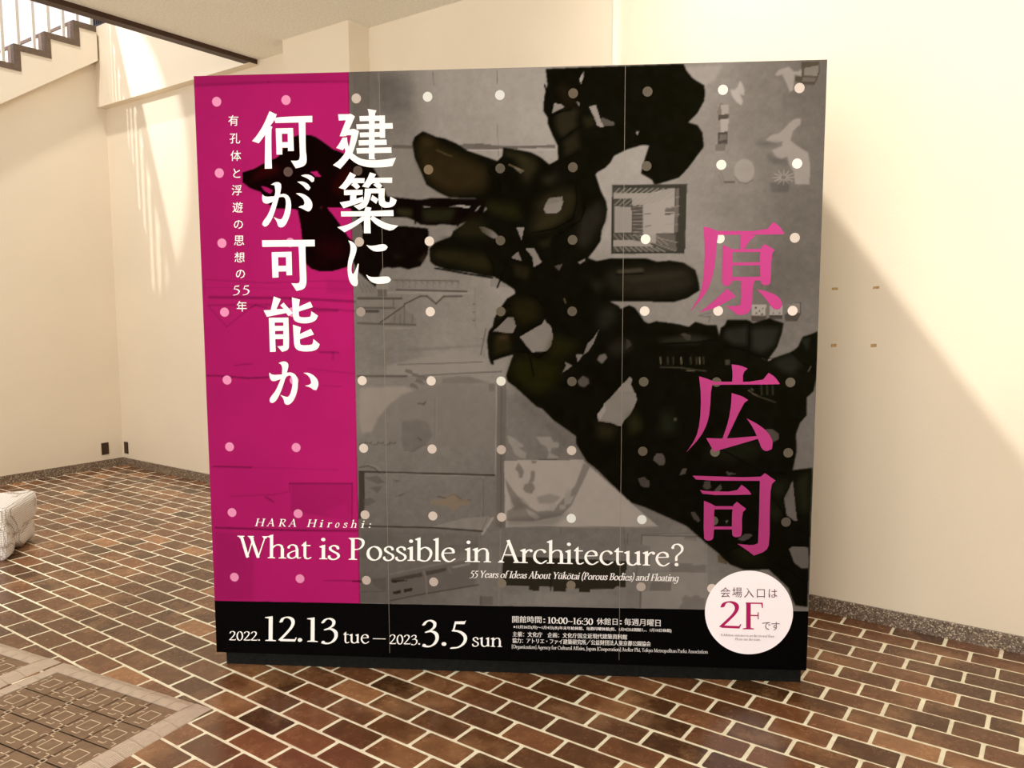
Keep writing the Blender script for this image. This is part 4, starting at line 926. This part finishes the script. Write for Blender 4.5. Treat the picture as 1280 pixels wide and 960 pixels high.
# ------------------------------------------------------------------ large lettering, drawn stroke by stroke
def S(ox, oy, s, *polys): return [smooth([(ox + x / s, oy + y / s) for x, y in p]) for p in polys]
k = 10.6667
title = [
 S(410, 130, k, [(85,152),(225,150),(255,143),(310,180),(235,355),(300,342),(365,375),(345,470),(285,670),(240,740),(120,880),(20,830),(110,760),(190,660),(175,600),(150,632),(62,600),(105,545),(145,465),(205,460),(215,540),(232,590),(265,430),(205,430),(190,445),(108,445),(190,230),(95,235)],
   [(235,735),(280,670),(350,725),(430,755),(560,765),(700,755),(862,728),(815,840),(720,855),(560,862),(440,850),(330,810)],
   [(478,78),(598,98),(572,150),(575,740),(595,752),(500,752),(500,150)], [(370,175),(710,165),(710,235),(375,243)], [(635,165),(710,165),(715,465),(645,465)],
   [(328,285),(812,265),(818,340),(335,350)], [(375,395),(700,385),(700,450),(380,458)], [(362,497),(732,487),(738,557),(365,567)], [(332,603),(798,590),(802,663),(340,675)]),
 S(410, 210, k, [(250,70),(330,112),(300,150),(445,150),(440,215),(345,215),(385,265),(340,300),(265,240),(290,215),(270,215),(185,305),(100,280),(175,200)],
   [(515,72),(598,98),(570,145),(812,140),(812,213),(640,210),(680,250),(650,290),(620,285),(560,238),(590,215),(545,215),(495,280),(410,262),(480,160)],
   [(170,310),(420,305),(420,372),(335,378),(335,425),(425,395),(425,465),(165,553),(115,475),(250,450),(255,375),(172,378)],
   [(450,290),(530,290),(530,380),(500,470),(470,530),(375,577),(298,520),(400,490),(440,430)], [(450,290),(715,285),(712,350),(450,352)],
   [(632,285),(715,285),(710,440),(735,470),(780,470),(790,395),(875,440),(850,510),(790,540),(700,545),(645,510),(632,460)], [(550,375),(630,430),(600,492),(525,435)],
   [(460,530),(538,545),(520,600),(530,885),(440,885),(440,600)], [(130,595),(440,592),(830,575),(833,655),(135,662)], [(420,655),(470,690),(400,740),(300,810),(180,872),(85,805),(200,780),(320,725)], [(520,690),(555,650),(650,710),(760,760),(898,783),(810,855),(700,825),(600,770)]),
 S(410, 290, k, [(232,128),(290,145),(340,200),(345,260),(320,340),(285,430),(275,500),(280,560),(300,578),(330,530),(360,440),(375,440),(365,540),(355,620),(368,690),(350,735),(310,740),(265,700),(235,620),(222,500),(235,380),(262,280),(262,190)],
   [(470,185),(520,200),(590,195),(680,175),(730,180),(757,215),(735,255),(680,272),(580,275),(520,240)], [(472,580),(520,612),(600,618),(720,605),(780,610),(803,650),(780,690),(700,705),(600,705),(535,675),(495,630)]),
 S(305, 135, k, [(290,60),(388,105),(345,200),(300,255),(330,270),(315,310),(322,700),(328,825),(232,828),(235,375),(150,490),(60,460),(130,380),(220,230)], [(350,150),(480,135),(860,120),(862,205),(370,218)],
   [(680,200),(770,200),(775,560),(792,690),(785,760),(740,800),(645,822),(580,720),(670,722),(700,690),(695,560)], [(375,290),(455,290),(465,638),(388,640)], [(375,290),(605,285),(605,358),(378,362)], [(533,285),(605,285),(618,590),(540,592)], [(388,475),(610,470),(612,545),(390,548)]),
 S(310, 210, k, [(262,240),(320,205),(375,208),(405,245),(385,370),(450,358),(510,400),(535,480),(530,600),(500,700),(455,790),(400,815),(360,795),(345,730),(300,670),(380,705),(410,700),(440,640),(465,520),(460,430),(430,400),(370,410),(340,520),(310,620),(270,720),(220,790),(180,802),(150,775),(160,730),(230,640),(290,470),(210,498),(160,480),(145,430),(150,370),(190,405),(310,395),(325,330),(310,250)],
   [(595,355),(660,350),(750,390),(810,460),(820,530),(790,590),(750,598),(690,560),(630,540),(660,520),(700,515),(715,480),(690,420)], [(612,200),(690,195),(760,230),(790,280),(765,315),(730,300),(690,250)], [(662,118),(720,100),(790,110),(840,150),(835,195),(805,205),(760,160)]),
 S(315, 290, k, [(95,130),(797,120),(800,208),(100,217)], [(580,200),(675,200),(675,300),(690,600),(692,710),(660,780),(560,803),(490,700),(580,705),(605,680),(600,560),(590,300)], [(225,288),(308,288),(320,622),(238,628)], [(225,288),(490,280),(490,350),(228,355)], [(412,282),(490,280),(500,592),(425,595)], [(235,472),(495,465),(497,540),(238,547)]),
 S(320, 360, k, [(205,130),(298,165),(240,300),(340,295),(290,250),(335,212),(460,350),(400,390),(370,350),(115,402),(70,315),(165,310)], [(140,415),(215,412),(235,865),(158,868)], [(140,415),(400,410),(400,475),(142,478)], [(335,410),(400,410),(415,790),(395,845),(320,868),(258,795),(335,785)], [(200,522),(402,520),(402,585),(200,590)], [(205,635),(406,632),(406,695),(205,698)],
   [(445,142),(552,170),(538,265),(690,198),(725,270),(538,330),(540,390),(570,408),(680,405),(700,385),(705,325),(795,385),(770,445),(700,480),(600,490),(500,470),(462,420),(455,300)], [(462,505),(568,540),(552,630),(700,560),(742,635),(555,700),(555,760),(580,780),(710,775),(730,750),(735,695),(820,765),(800,820),(740,855),(620,865),(520,845),(480,790),(470,640)]),
 S(320, 440, k, [(272,165),(330,138),(385,148),(410,190),(385,290),(450,285),(510,325),(535,400),(530,520),(490,640),(440,705),(390,722),(355,700),(345,640),(300,585),(380,615),(410,610),(440,560),(465,440),(455,350),(420,325),(372,345),(340,450),(300,560),(250,660),(200,697),(165,685),(155,645),(190,590),(240,530),(305,375),(210,410),(165,385),(148,310),(155,290),(190,322),(320,315),(325,220),(305,175)],
   [(605,292),(680,290),(750,330),(800,390),(808,460),(780,520),(745,522),(700,485),(625,463),(680,455),(710,430),(700,370),(660,320)])]
for ch in title:
    sheet_mesh('title_character', [union(ch)], M_inkwhite, 0.0020, board)
names = [
 S(840, 260, 6, [(320,172),(690,172),(745,105),(790,130),(832,190),(820,198),(320,203)], [(220,140),(270,148),(335,178),(318,290),(310,420),(280,560),(230,660),(120,785),(200,650),(225,500),(232,300)], [(500,195),(615,205),(570,245),(535,300),(525,312),(497,308)],
   [(365,275),(440,310),(440,540),(430,575),(395,590),(365,575),(360,540)], [(645,300),(685,270),(760,315),(735,345),(730,560),(710,580),(670,580),(650,550)], [(430,310),(660,306),(660,330),(435,332)], [(435,410),(660,406),(660,430),(435,432)], [(435,518),(655,516),(655,544),(435,546)],
   [(505,540),(610,540),(592,600),(590,720),(575,775),(540,800),(480,806),(440,770),(390,738),(490,735),(508,715)], [(400,605),(470,665),(380,715),(290,760),(190,785),(290,710)], [(625,610),(720,630),(790,665),(820,720),(805,755),(775,765),(740,750),(700,690)]),
 S(840, 430, 6, [(437,155),(500,162),(557,185),(522,220),(522,290),(440,290),(445,230)], [(290,285),(660,285),(715,218),(760,245),(800,298),(795,305),(290,308)], [(192,245),(250,262),(310,286),(283,325),(275,500),(255,600),(205,700),(98,815),(170,710),(200,590),(208,400)],
   [(438,370),(520,395),(562,422),(525,450),(400,715),(370,712),(415,580),(435,450)], [(247,708),(400,712),(630,692),(640,712),(305,810)], [(552,560),(640,605),(710,660),(750,730),(742,790),(700,808),(665,790),(640,720),(600,630)]),
 S(840, 570, 6, [(145,150),(650,165),(690,130),(770,185),(735,220),(728,400),(727,660),(700,715),(610,748),(560,710),(485,660),(600,672),(640,655),(648,450),(652,188),(180,187)], [(200,257),(250,266),(470,270),(515,218),(560,250),(588,285),(580,293),(230,295)],
   [(232,338),(270,352),(320,378),(308,400),(308,610),(290,635),(250,637),(230,615)], [(445,375),(480,345),(550,398),(518,430),(520,590),(500,610),(460,610),(442,590)], [(300,378),(450,378),(450,402),(300,402)], [(300,530),(450,530),(450,552),(300,552)])]
for ch in names:
    sheet_mesh('name_character', [union(ch)], M_inkpink, 0.0020, board, 'pink character')

# ------------------------------------------------------------------ a small serif alphabet (pen-drawn), cap height 100
def spl(p, closed=False, n=7):
    p = [np.array(q, float) for q in p]; m = len(p); out = []
    R_ = range(m if closed else m - 1)
    for i in R_:
        a = p[i - 1] if (closed or i > 0) else p[0]; b = p[i]; c = p[(i + 1) % m]; d = p[(i + 2) % m] if (closed or i + 2 < m) else p[-1]
        for t in np.linspace(0, 1, n, endpoint=False):
            out.append(.5 * (2 * b + (c - a) * t + (2 * a - 5 * b + 4 * c - d) * t * t + (3 * b - a - 3 * c + d) * t ** 3))
    out.append(p[0] if closed else p[-1])
    return out
def hull(P):
    P = sorted(set((round(float(a), 3), round(float(b), 3)) for a, b in P))
    def half(Q):
        h = []
        for p in Q:
            while len(h) > 1 and (h[-1][0] - h[-2][0]) * (p[1] - h[-2][1]) - (h[-1][1] - h[-2][1]) * (p[0] - h[-2][0]) <= 0: h.pop()
            h.append(p)
        return h
    a, b = half(P), half(P[::-1]); return a[:-1] + b[:-1]
NIB = [(math.cos(t), math.sin(t)) for t in np.linspace(0, 2 * math.pi, 8, endpoint=False) + .2]
def pen(path, rx=6.3, ry=2.3, ang=0.30):
    c, s = math.cos(ang), math.sin(ang)
    nb = [(rx * a * c - ry * b * s, rx * a * s + ry * b * c) for a, b in NIB]
    out = []
    for p, q in zip(path[:-1], path[1:]):
        out.append(hull([(p[0] + a, p[1] + b) for a, b in nb] + [(q[0] + a, q[1] + b) for a, b in nb]))
    return out
def bar(a, b, w):
    a, b = np.array(a, float), np.array(b, float); d = b - a; n = np.array((-d[1], d[0])) / np.linalg.norm(d) * w / 2
    return [[tuple(a + n), tuple(b + n), tuple(b - n), tuple(a - n)]]
def ball(x, y, r): return [[(x + r * math.cos(t), y + r * math.sin(t)) for t in np.linspace(0, 2 * math.pi, 14, endpoint=False)]]
def serif(x, y=0, w=15, up=1, t=4.0): return [[(x - w, y), (x + w, y), (x + w, y + up * t * .8), (x + 6.5, y + up * t * 1.4), (x + 6, y + up * t * 2.6), (x - 6, y + up * t * 2.6), (x - 6.5, y + up * t * 1.4), (x - w, y + up * t * .8)]]
def flag(x, y): return [[(x + 6, y + 3), (x + 6, y - 9), (x - 6, y - 13), (x - 15, y - 9), (x - 15, y - 6)]]
ST = 12.5
def stem(x, y0, y1, w=ST): return [[(x - w / 2, y0), (x + w / 2, y0), (x + w / 2, y1), (x - w / 2, y1)]]
def ell(cx, cy, qx, qy, **kw): return pen(spl([(cx + qx * math.cos(t), cy + qy * math.sin(t)) for t in np.linspace(0, 2 * math.pi, 10, endpoint=False)], True, 4), **kw)
def arch(x): return pen(spl([(x, 46), (x + 10, 57), (x + 24, 62), (x + 36, 57), (x + 40, 42)]), 5, 2.6) + stem(x + 40, 0, 46)
GL = {}
def defg(c, adv, *parts): GL[c] = (adv, [p for q in parts for p in q])
defg('W', 120, bar((14, 99), (40, 2), 12), bar((38, 0), (62, 92), 4.5), bar((52, 99), (82, 2), 12), bar((81, 0), (109, 99), 4.5), serif(13, 100, 14, -1), serif(52, 100, 12, -1), serif(108, 100, 11, -1))
defg('h', 72, stem(14, 0, 106), flag(14, 106), arch(17), serif(14), serif(57))
defg('a', 58, stem(43, 10, 46, 11), pen(spl([(9, 50), (14, 59), (26, 63), (38, 58), (43, 44)]), 5, 2.4), pen(spl([(43, 38), (22, 31), (9, 20), (10, 7), (22, 1), (34, 6), (43, 15)]), 5, 2.2), pen(spl([(43, 14), (47, 3), (56, 5)]), 4, 2), ball(10, 51, 5))
defg('t', 42, stem(16, 12, 74, 11), [[(2, 61), (16, 76), (21, 82), (21, 60)]], pen(spl([(16, 14), (20, 3), (30, 1), (38, 6)]), 5, 2.3), bar((3, 61), (38, 61), 5))
defg('i', 31, stem(15, 0, 64), flag(15, 64), serif(15), ball(14, 90, 8))
defg('s', 48, pen(spl([(38, 49), (34, 59), (22, 63), (10, 56), (10, 45), (22, 35), (36, 26), (40, 13), (30, 2), (16, 0), (6, 7), (5, 15)]), 5.2, 2.8))
defg('P', 68, stem(18, 0, 100, 13.5), pen(spl([(18, 96), (38, 98), (55, 90), (58, 72), (48, 54), (30, 47), (18, 49)]), 6, 2.3), serif(18, 0, 17), serif(14, 100, 13, -1))
defg('o', 68, ell(34, 31, 25, 31))
defg('b', 70, stem(14, 2, 106), flag(14, 106), pen(spl([(17, 50), (30, 61), (44, 62), (58, 50), (61, 30), (50, 6), (34, 0), (14, 6)]), 5.8, 2.5))
defg('l', 30, stem(15, 0, 106), flag(15, 106), serif(15))
defg('e', 60, bar((8, 38), (50, 40), 4.2), pen(spl([(50, 40), (47, 54), (34, 62), (18, 57), (8, 40), (9, 22), (20, 5), (36, 0), (54, 12)]), 5.6, 2.4))
defg('n', 74, stem(14, 0, 64), flag(14, 64), arch(18), serif(14), serif(58))
defg('m', 112, stem(14, 0, 64), flag(14, 64), arch(18), arch(56), serif(14), serif(58), serif(96))
defg('A', 88, bar((12, 2), (42, 98), 4.5), bar((39, 104), (74, 2), 13), bar((24, 36), (62, 36), 4.5), serif(12, 0, 12), serif(74, 0, 14))
defg('r', 48, stem(14, 0, 64), flag(14, 64), pen(spl([(18, 44), (26, 56), (38, 61), (44, 57)]), 5, 3), ball(42, 56, 6), serif(14))
defg('c', 57, pen(spl([(49, 52), (42, 60), (30, 63), (15, 55), (8, 38), (9, 20), (20, 5), (36, 0), (52, 12)]), 5.8, 2.4), ball(47, 52, 5))
defg('u', 74, pen(spl([(15, 40), (15, 18), (22, 4), (38, 1), (54, 14)]), 6, 2.6), stem(15, 20, 64), flag(15, 64), stem(56, 2, 64), flag(56, 64), [[(56, 0), (68, 4), (62, 10), (56, 10)]])
defg('?', 54, pen(spl([(9, 84), (16, 97), (32, 100), (46, 88), (46, 70), (34, 55), (25, 44), (24, 26)]), 5.5, 2.6), ball(25, 7, 8), ball(10, 84, 6))
defg('H', 94, stem(18, 0, 100, 13), stem(76, 0, 100, 13), bar((18, 52), (76, 52), 4.5), serif(18), serif(76), serif(18, 100, 15, -1), serif(76, 100, 15, -1))
defg('R', 80, GL['P'][1], bar((34, 50), (68, 3), 12), serif(72, 0, 10))
defg('1', 50, stem(26, 0, 96, 12.5), [[(32, 100), (32, 88), (20, 90), (8, 92), (8, 95)]], serif(26, 0, 17))
defg('2', 60, pen(spl([(9, 78), (15, 92), (30, 97), (43, 90), (47, 74), (40, 54), (24, 30), (6, 6)]), 6, 2.4), bar((6, 5), (54, 5), 9), [[(50, 3), (54, 1), (59, 17), (56, 17)]])
defg('3', 60, pen(spl([(9, 80), (18, 93), (32, 97), (44, 88), (43, 72), (32, 60), (18, 52)]), 5.6, 2.6), pen(spl([(18, 52), (36, 55), (50, 44), (52, 24), (42, 5), (26, -4), (10, -2)]), 6.2, 2.8), ball(11, 0, 6))
defg('5', 60, [[(18, 96), (52, 98), (56, 104), (50, 86), (22, 86), (17, 62), (11, 62)]], pen(spl([(13, 60), (34, 56), (50, 42), (53, 24), (44, 6), (28, -6), (8, -9)]), 6.2, 2.8))
defg('0', 60, ell(30, 48, 22, 48)); defg('6', 60, ell(31, 30, 22, 30), pen(spl([(9, 34), (14, 64), (28, 84), (50, 98)]), 5, 2.4))
defg('4', 62, bar((42, 98), (6, 32), 5), bar((4, 32), (58, 32), 8), stem(42, 0, 98)); defg('9', 60, ell(29, 66, 22, 30), pen(spl([(51, 62), (46, 32), (32, 12), (10, -2)]), 5, 2.4))
defg('.', 24, ball(12, 7, 8)); defg(':', 26, ball(13, 10, 7.5), ball(13, 54, 7.5)); defg(',', 24, ball(12, 6, 7), bar((14, 4), (6, -14), 5))
defg('~', 60, pen(spl([(6, 36), (16, 46), (30, 40), (44, 34), (54, 44)]), 4, 3)); defg('-', 74, bar((4, 34), (70, 34), 4.5))
defg('d', 72, stem(56, 2, 106), flag(56, 106), pen(spl([(53, 52), (40, 62), (26, 61), (12, 48), (9, 28), (18, 5), (34, 0), (54, 12)]), 5.8, 2.5), [[(56, 0), (68, 4), (62, 10), (56, 10)]])
defg('f', 42, stem(16, 0, 84, 11.5), pen(spl([(16, 80), (20, 98), (32, 105), (44, 102)]), 5, 3), bar((3, 61), (36, 61), 5), serif(16), ball(42, 100, 5))
defg('g', 66, pen(spl([(52, 52), (40, 62), (24, 61), (11, 48), (9, 28), (18, 6), (34, 2), (52, 14)]), 5.6, 2.5), pen(spl([(53, 62), (54, 20), (50, -14), (36, -30), (18, -32), (6, -24)]), 5.6, 3))
defg('k', 66, stem(14, 0, 106), flag(14, 106), bar((16, 28), (48, 62), 4.5), bar((28, 40), (58, 3), 11), serif(14), serif(56, 0, 9), serif(48, 64, 9, -1))
defg('y', 62, bar((10, 63), (34, 4), 11), pen(spl([(54, 63), (36, 8), (24, -22), (8, -30)]), 3, 3), serif(10, 64, 11, -1), serif(54, 64, 9, -1), ball(9, -28, 5))
defg('p', 72, stem(14, -34, 62), flag(14, 64), pen(spl([(17, 50), (30, 61), (44, 62), (58, 50), (61, 30), (50, 6), (34, 0), (14, 8)]), 5.8, 2.5), serif(14, -34))
defg('x', 60, bar((12, 62), (50, 2), 11), bar((50, 62), (12, 2), 4.5), serif(12, 0, 9), serif(50, 0, 9))
defg('Y', 82, bar((12, 98), (41, 46), 12), bar((72, 98), (43, 46), 4.5), stem(42, 0, 50), serif(42), serif(12, 100, 12, -1), serif(72, 100, 11, -1))
defg('I', 36, stem(18, 0, 100, 13), serif(18), serif(18, 100, 15, -1))
defg('B', 72, GL['P'][1], pen(spl([(18, 50), (44, 50), (60, 38), (60, 16), (44, 3), (18, 3)]), 6, 2.5))
defg('F', 66, stem(18, 0, 100, 13.5), bar((10, 97.5), (60, 97.5), 5), bar((18, 52), (48, 52), 4.5), serif(18, 0, 17), [[(56, 100), (61, 100), (62, 80), (59, 80)]], [[(46, 64), (49, 64), (49, 38), (46, 38)]])
defg('E', 70, GL['F'][1], bar((10, 2.5), (62, 2.5), 5), [[(58, 0), (66, 20), (63, 20), (55, 4)]])
defg('C', 84, pen(spl([(74, 78), (62, 94), (44, 99), (22, 88), (10, 62), (12, 32), (28, 8), (50, 0), (76, 14)]), 6.5, 2.6)); defg('O', 96, ell(48, 50, 37, 49, rx=7))
defg('J', 44, stem(24, 4, 100, 13), pen(spl([(24, 6), (18, -14), (4, -22)]), 5, 3), serif(24, 100, 15, -1)); defg('T', 80, stem(40, 0, 100, 13), bar((6, 97), (74, 97), 5), serif(40), [[(4, 100), (8, 100), (7, 80), (4, 80)]], [[(72, 100), (76, 100), (76, 80), (73, 80)]])
defg('M', 112, bar((16, 2), (22, 98), 5), bar((22, 98), (54, 4), 12), bar((54, 4), (88, 98), 4.5), bar((88, 98), (94, 2), 12), serif(15, 0, 12), serif(95), serif(18, 100, 9, -1), serif(92, 100, 9, -1))
defg('z', 56, bar((8, 61), (48, 61), 5), bar((46, 60), (8, 3), 10), bar((8, 2.5), (52, 2.5), 5)); defg('w', 92, bar((10, 62), (28, 2), 11), bar((28, 2), (46, 60), 4), bar((44, 62), (64, 2), 11), bar((64, 2), (84, 62), 4))
defg('(', 34, pen(spl([(30, 112), (14, 86), (9, 46), (14, 8), (30, -20)]), 4.5, 2)); defg(')', 34, pen(spl([(4, 112), (20, 86), (25, 46), (20, 8), (4, -20)]), 4.5, 2))
defg('[', 30, stem(12, -18, 108, 7), bar((9, 106), (26, 106), 4), bar((9, -16), (26, -16), 4)); defg(']', 30, stem(18, -18, 108, 7), bar((4, 106), (21, 106), 4), bar((4, -16), (21, -16), 4))
defg('\u016b', 74, GL['u'][1], bar((16, 84), (58, 84), 6)); defg('\u014d', 68, GL['o'][1], bar((14, 84), (54, 84), 6)); defg(' ', 30, [])
_cache = {}
def glyph(c):
    if c not in _cache:
        _cache[c] = union(GL[c][1], 1e-3) if GL[c][1] else ([], [])
    return _cache[c]
def serif_text(txt, x0, y0, x1, y1, cap, slant=0.0, track=0.0, bold=0.0, vt=0.0):
    """text running from (x0,y0) to (x1,y1) along its baseline in layout space; cap = cap height"""
    adv = sum(GL[c][0] + track for c in txt) - track
    ln = math.hypot(x1 - x0, y1 - y0); sx_ = ln / (adv - 8); ux, uy = (x1 - x0) / ln, (y1 - y0) / ln; sy_ = cap / 100
    out = []; pen_x = -4.0
    for c in txt:
        vs, fs = glyph(c)
        for rep in ((0,) if not bold else (-bold, bold)):
            pts = []
            for a, b in vs:
                X = (pen_x + a + rep + slant * b * (sy_ / sx_)) * sx_; Y = b * sy_
                pts.append((x0 + ux * X + vt * Y, y0 + uy * X - Y))
            if pts: out.append((pts, fs))
        pen_x += GL[c][0] + track
    return out
def put(name, runs, mat, depth, parent, label=None): return sheet_mesh(name, [t for r in runs for t in r], mat, depth, parent, label)

for txt, x0, x1, yb in (('What', 297.5, 387, 0), ('is', 399.5, 423.5, 0), ('Possible', 435.5, 567.5, 0), ('in', 581, 611.7, 0), ('Architecture?', 622.5, 852.5, 0)):
    bl = lambda x: 697.6 + (x - 300) * 0.0183 + max(0, x - 600) * 0.0012
    put('english_title_word', [serif_text(txt, x0, bl(x0), x1, bl(x1), 27.2)], M_inkwhite, 0.0020, board)
hx = [('H', 317.5, 328.4), ('A', 332.3, 341.3), ('R', 347, 355.3), ('A', 359.3, 368.4), ('H', 382.3, 393), ('i', 398, 401.5), ('r', 407.7, 412), ('o', 417.2, 422), ('s', 427.7, 432), ('h', 437.2, 443.5), ('i', 449.8, 453), (':', 459, 461.5)]
put('artist_name_line', [serif_text(c, a, 658.3 + (a - 318) * .0165, b, 658.3 + (b - 318) * .0165, 9.3, .26) for c, a, b in hx], M_inkwhite, 0.0020, board)
put('subtitle_line', [serif_text('55 Years of Ideas About Y\u016bk\u014dtai (Porous Bodies) and Floating', 586, 722.0, 846.5, 726.8, 8.6, .24, 0, 2.5)], M_inkwhite, 0.0020, board)
put('date_line', [serif_text('2022.', 287, 800.3, 325, 800.8, 11.5), serif_text('12', 329.5, 801, 369.5, 802, 31), serif_text('.', 371.8, 802, 377.5, 802, 30), serif_text('13', 382, 802, 421, 803.4, 30.6), serif_text('tue', 429, 803.6, 460.5, 804.2, 17.5),
                  serif_text('-', 465.5, 804, 481.5, 804.4, 17), serif_text('2023.', 486.5, 804.9, 524.5, 805.7, 12), serif_text('3', 527, 806.6, 547, 807, 32), serif_text('.', 551.2, 807, 557.3, 807, 30), serif_text('5', 562.5, 807, 582, 807.5, 31.5), serif_text('sun', 590, 807.7, 626.3, 808.6, 17.5)], M_inkwhite, 0.0020, board)

# ------------------------------------------------------------------ small Japanese lettering with the built-in font
def font_run(txt, bold=0.0):
    bold = 0.0
    cu = bpy.data.curves.new('t', 'FONT'); cu.body = txt; cu.size = 1.0; cu.offset = bold; cu.resolution_u = 2; cu.fill_mode = 'FRONT'
    ob = bpy.data.objects.new('t', cu); COL.objects.link(ob)
    dg = bpy.context.evaluated_depsgraph_get(); me = ob.evaluated_get(dg).to_mesh()
    vs = [(v.co.x, v.co.y) for v in me.vertices]; fs = [tuple(p.vertices) for p in me.polygons]
    ob.evaluated_get(dg).to_mesh_clear(); bpy.data.objects.remove(ob); bpy.data.curves.remove(cu)
    return vs, fs
def jp_line(txt, x0, y0, x1, y1, h, bold=0.012):
    """fit a run between two points; (x, y) is the bottom line of the characters, h their height"""
    vs, fs = font_run(txt, bold)
    if not vs: return []
    A = np.array(vs); a0 = A[:, 0].min(); w = A[:, 0].max() - a0; b0 = A[:, 1].min(); bh = A[:, 1].max() - b0
    sx_, ux, uy = (x1 - x0) / w, 1.0, (y1 - y0) / (x1 - x0)
    return [([(x0 + e + (a - a0) * sx_, y0 + (a - a0) * sx_ * uy - (b - b0) / bh * h) for a, b in vs], fs) for e in (-.12, .12)]
def jp_char(c, cx, cy, size, bold=-0.004):
    vs, fs = font_run(c, bold)
    s_ = size / 0.93
    return [([(cx + (a - 0.5) * s_ * .98, cy - (b - 0.38) * s_) for a, b in vs], fs)]
side = [('\u6709', 287.3, 152.5), ('\u5b54', 289.2, 174.7), ('\u4f53', 290.5, 196.6), ('\u3068', 291.5, 218.3), ('\u6d6e', 292.2, 239.6), ('\u904a', 293.3, 261), ('\u306e', 294.4, 282), ('\u601d', 295.4, 302.3), ('\u60f3', 296.2, 323.4), ('\u306e', 297.3, 343.8), ('\u5e74', 299.2, 384.6)]
put('side_title_line', [jp_char(c, x, y, 13.2) for c, x, y in side] + [serif_text('5', 288.5, 369.6, 296.2, 369.4, 11), serif_text('5', 300.5, 369.4, 308.2, 369.2, 11)], M_inkwhite, 0.0020, board)
put('opening_hours_line', [jp_line('\u958b\u9928\u6642\u9593', 639.5, 778.4, 675.8, 779.0, 8.6), serif_text(':', 677.8, 778.6, 681, 778.6, 8.5), serif_text('10:00~16:30', 683.5, 779.2, 740, 781, 8, 0, 0, 2), jp_line('\u4f11\u9928\u65e5', 745, 780.8, 771, 781.4, 8.4), serif_text(':', 773.5, 780.6, 776.6, 780.7, 8.5), jp_line('\u6bce\u9031\u6708\u66dc\u65e5', 779.5, 781.6, 824.8, 783.2, 8.8)], M_inkwhite, 0.0020, board)
put('closing_days_line', [jp_line('\u203b12\u670826\u65e5(\u6708)\uff5e1\u67084\u65e5(\u6c34)\u5e74\u672b\u5e74\u59cb\u4f11\u9928\u3001\u6bce\u9031\u6708\u66dc\u4f11\u9928(\u4f46\u30011\u67089\u65e5\u306f\u958b\u9928\u3057\u30011\u670810\u65e5\u4f11\u9928)', 640.8, 786.2, 838.5, 791.0, 4.9, .004)], M_inkwhite, 0.0020, board)
put('organiser_line', [jp_line('\u4e3b\u50ac\uff1a\u6587\u5316\u5e81\u3000\u4f01\u753b\uff1a\u6587\u5316\u5e81\u56fd\u7acb\u8fd1\u73fe\u4ee3\u5efa\u7bc9\u8cc7\u6599\u9928', 640, 795.6, 783, 799.4, 6.3)], M_inkwhite, 0.0020, board)
put('cooperation_line', [jp_line('\u5354\u529b\uff1a\u30a2\u30c8\u30ea\u30a8\u30fb\u30d5\u30a1\u30a4\u5efa\u7bc9\u7814\u7a76\u6240\uff0f\u516c\u76ca\u8ca1\u56e3\u6cd5\u4eba\u6771\u4eac\u90fd\u516c\u5712\u5354\u4f1a', 639.6, 803.6, 812.6, 808.0, 6.4)], M_inkwhite, 0.0020, board)
put('english_credit_line', [serif_text('[Organization] Agency for Cultural Affairs, Japan [Cooperation] Atelier Phi, Tokyo Metropolitan Parks Association', 639, 810.2, 884, 816.8, 4.4, 0, 0, 1.5)], M_inkwhite, 0.0020, board)

# ------------------------------------------------------------------ round sticker
c0 = ap(HM, [(935.3, 765.7)])[0]; rr = 0.1755
sv = []; nseg = 72
for yv, rad in ((-0.0021, rr), (-0.0034, rr)):
    sv += [(c0[0] + rad * math.cos(t), yv, BZ0 + c0[1] + rad * math.sin(t)) for t in np.linspace(0, 2 * math.pi, nseg, endpoint=False)]
sf = [tuple(range(nseg, 2 * nseg))] + [(i, (i + 1) % nseg, nseg + (i + 1) % nseg, nseg + i) for i in range(nseg)]
stk = from_py('round_sticker', sv, sf, M_sticker, board); stk['label'] = 'round white sticker pointing to the second floor'
put('floor_number', [serif_text('2', 899.8, 784.6, 924.6, 785.6, 34), serif_text('F', 929, 786.3, 953, 786.6, 33.5)], M_inkmag, 0.0046, stk)
jc = [('\u4f1a', 905.8, 740.3, 12.6), ('\u5834', 920.6, 740.3, 12.6), ('\u5165', 935.2, 740.8, 12.6), ('\u53e3', 950.2, 741.2, 12.6), ('\u306f', 965.0, 741.4, 12.4)]
put('sticker_heading', [jp_char(c, x, y, s_, .012) for c, x, y, s_ in jc], M_inkdark, 0.0046, stk)
put('sticker_ending', [jp_char('\u3067', 957.2, 781.8, 11.6, .012), jp_char('\u3059', 968.6, 782.4, 11.6, .012)], M_inkdark, 0.0046, stk)
put('sticker_small_print', [serif_text('Exhibition entrance is on the second floor.', 900, 794.6, 967.5, 796.4, 2.9, .2), serif_text('Please use the stairs.', 918, 799.8, 950, 800.6, 2.9, .2)], M_inkdark, 0.0046, stk)
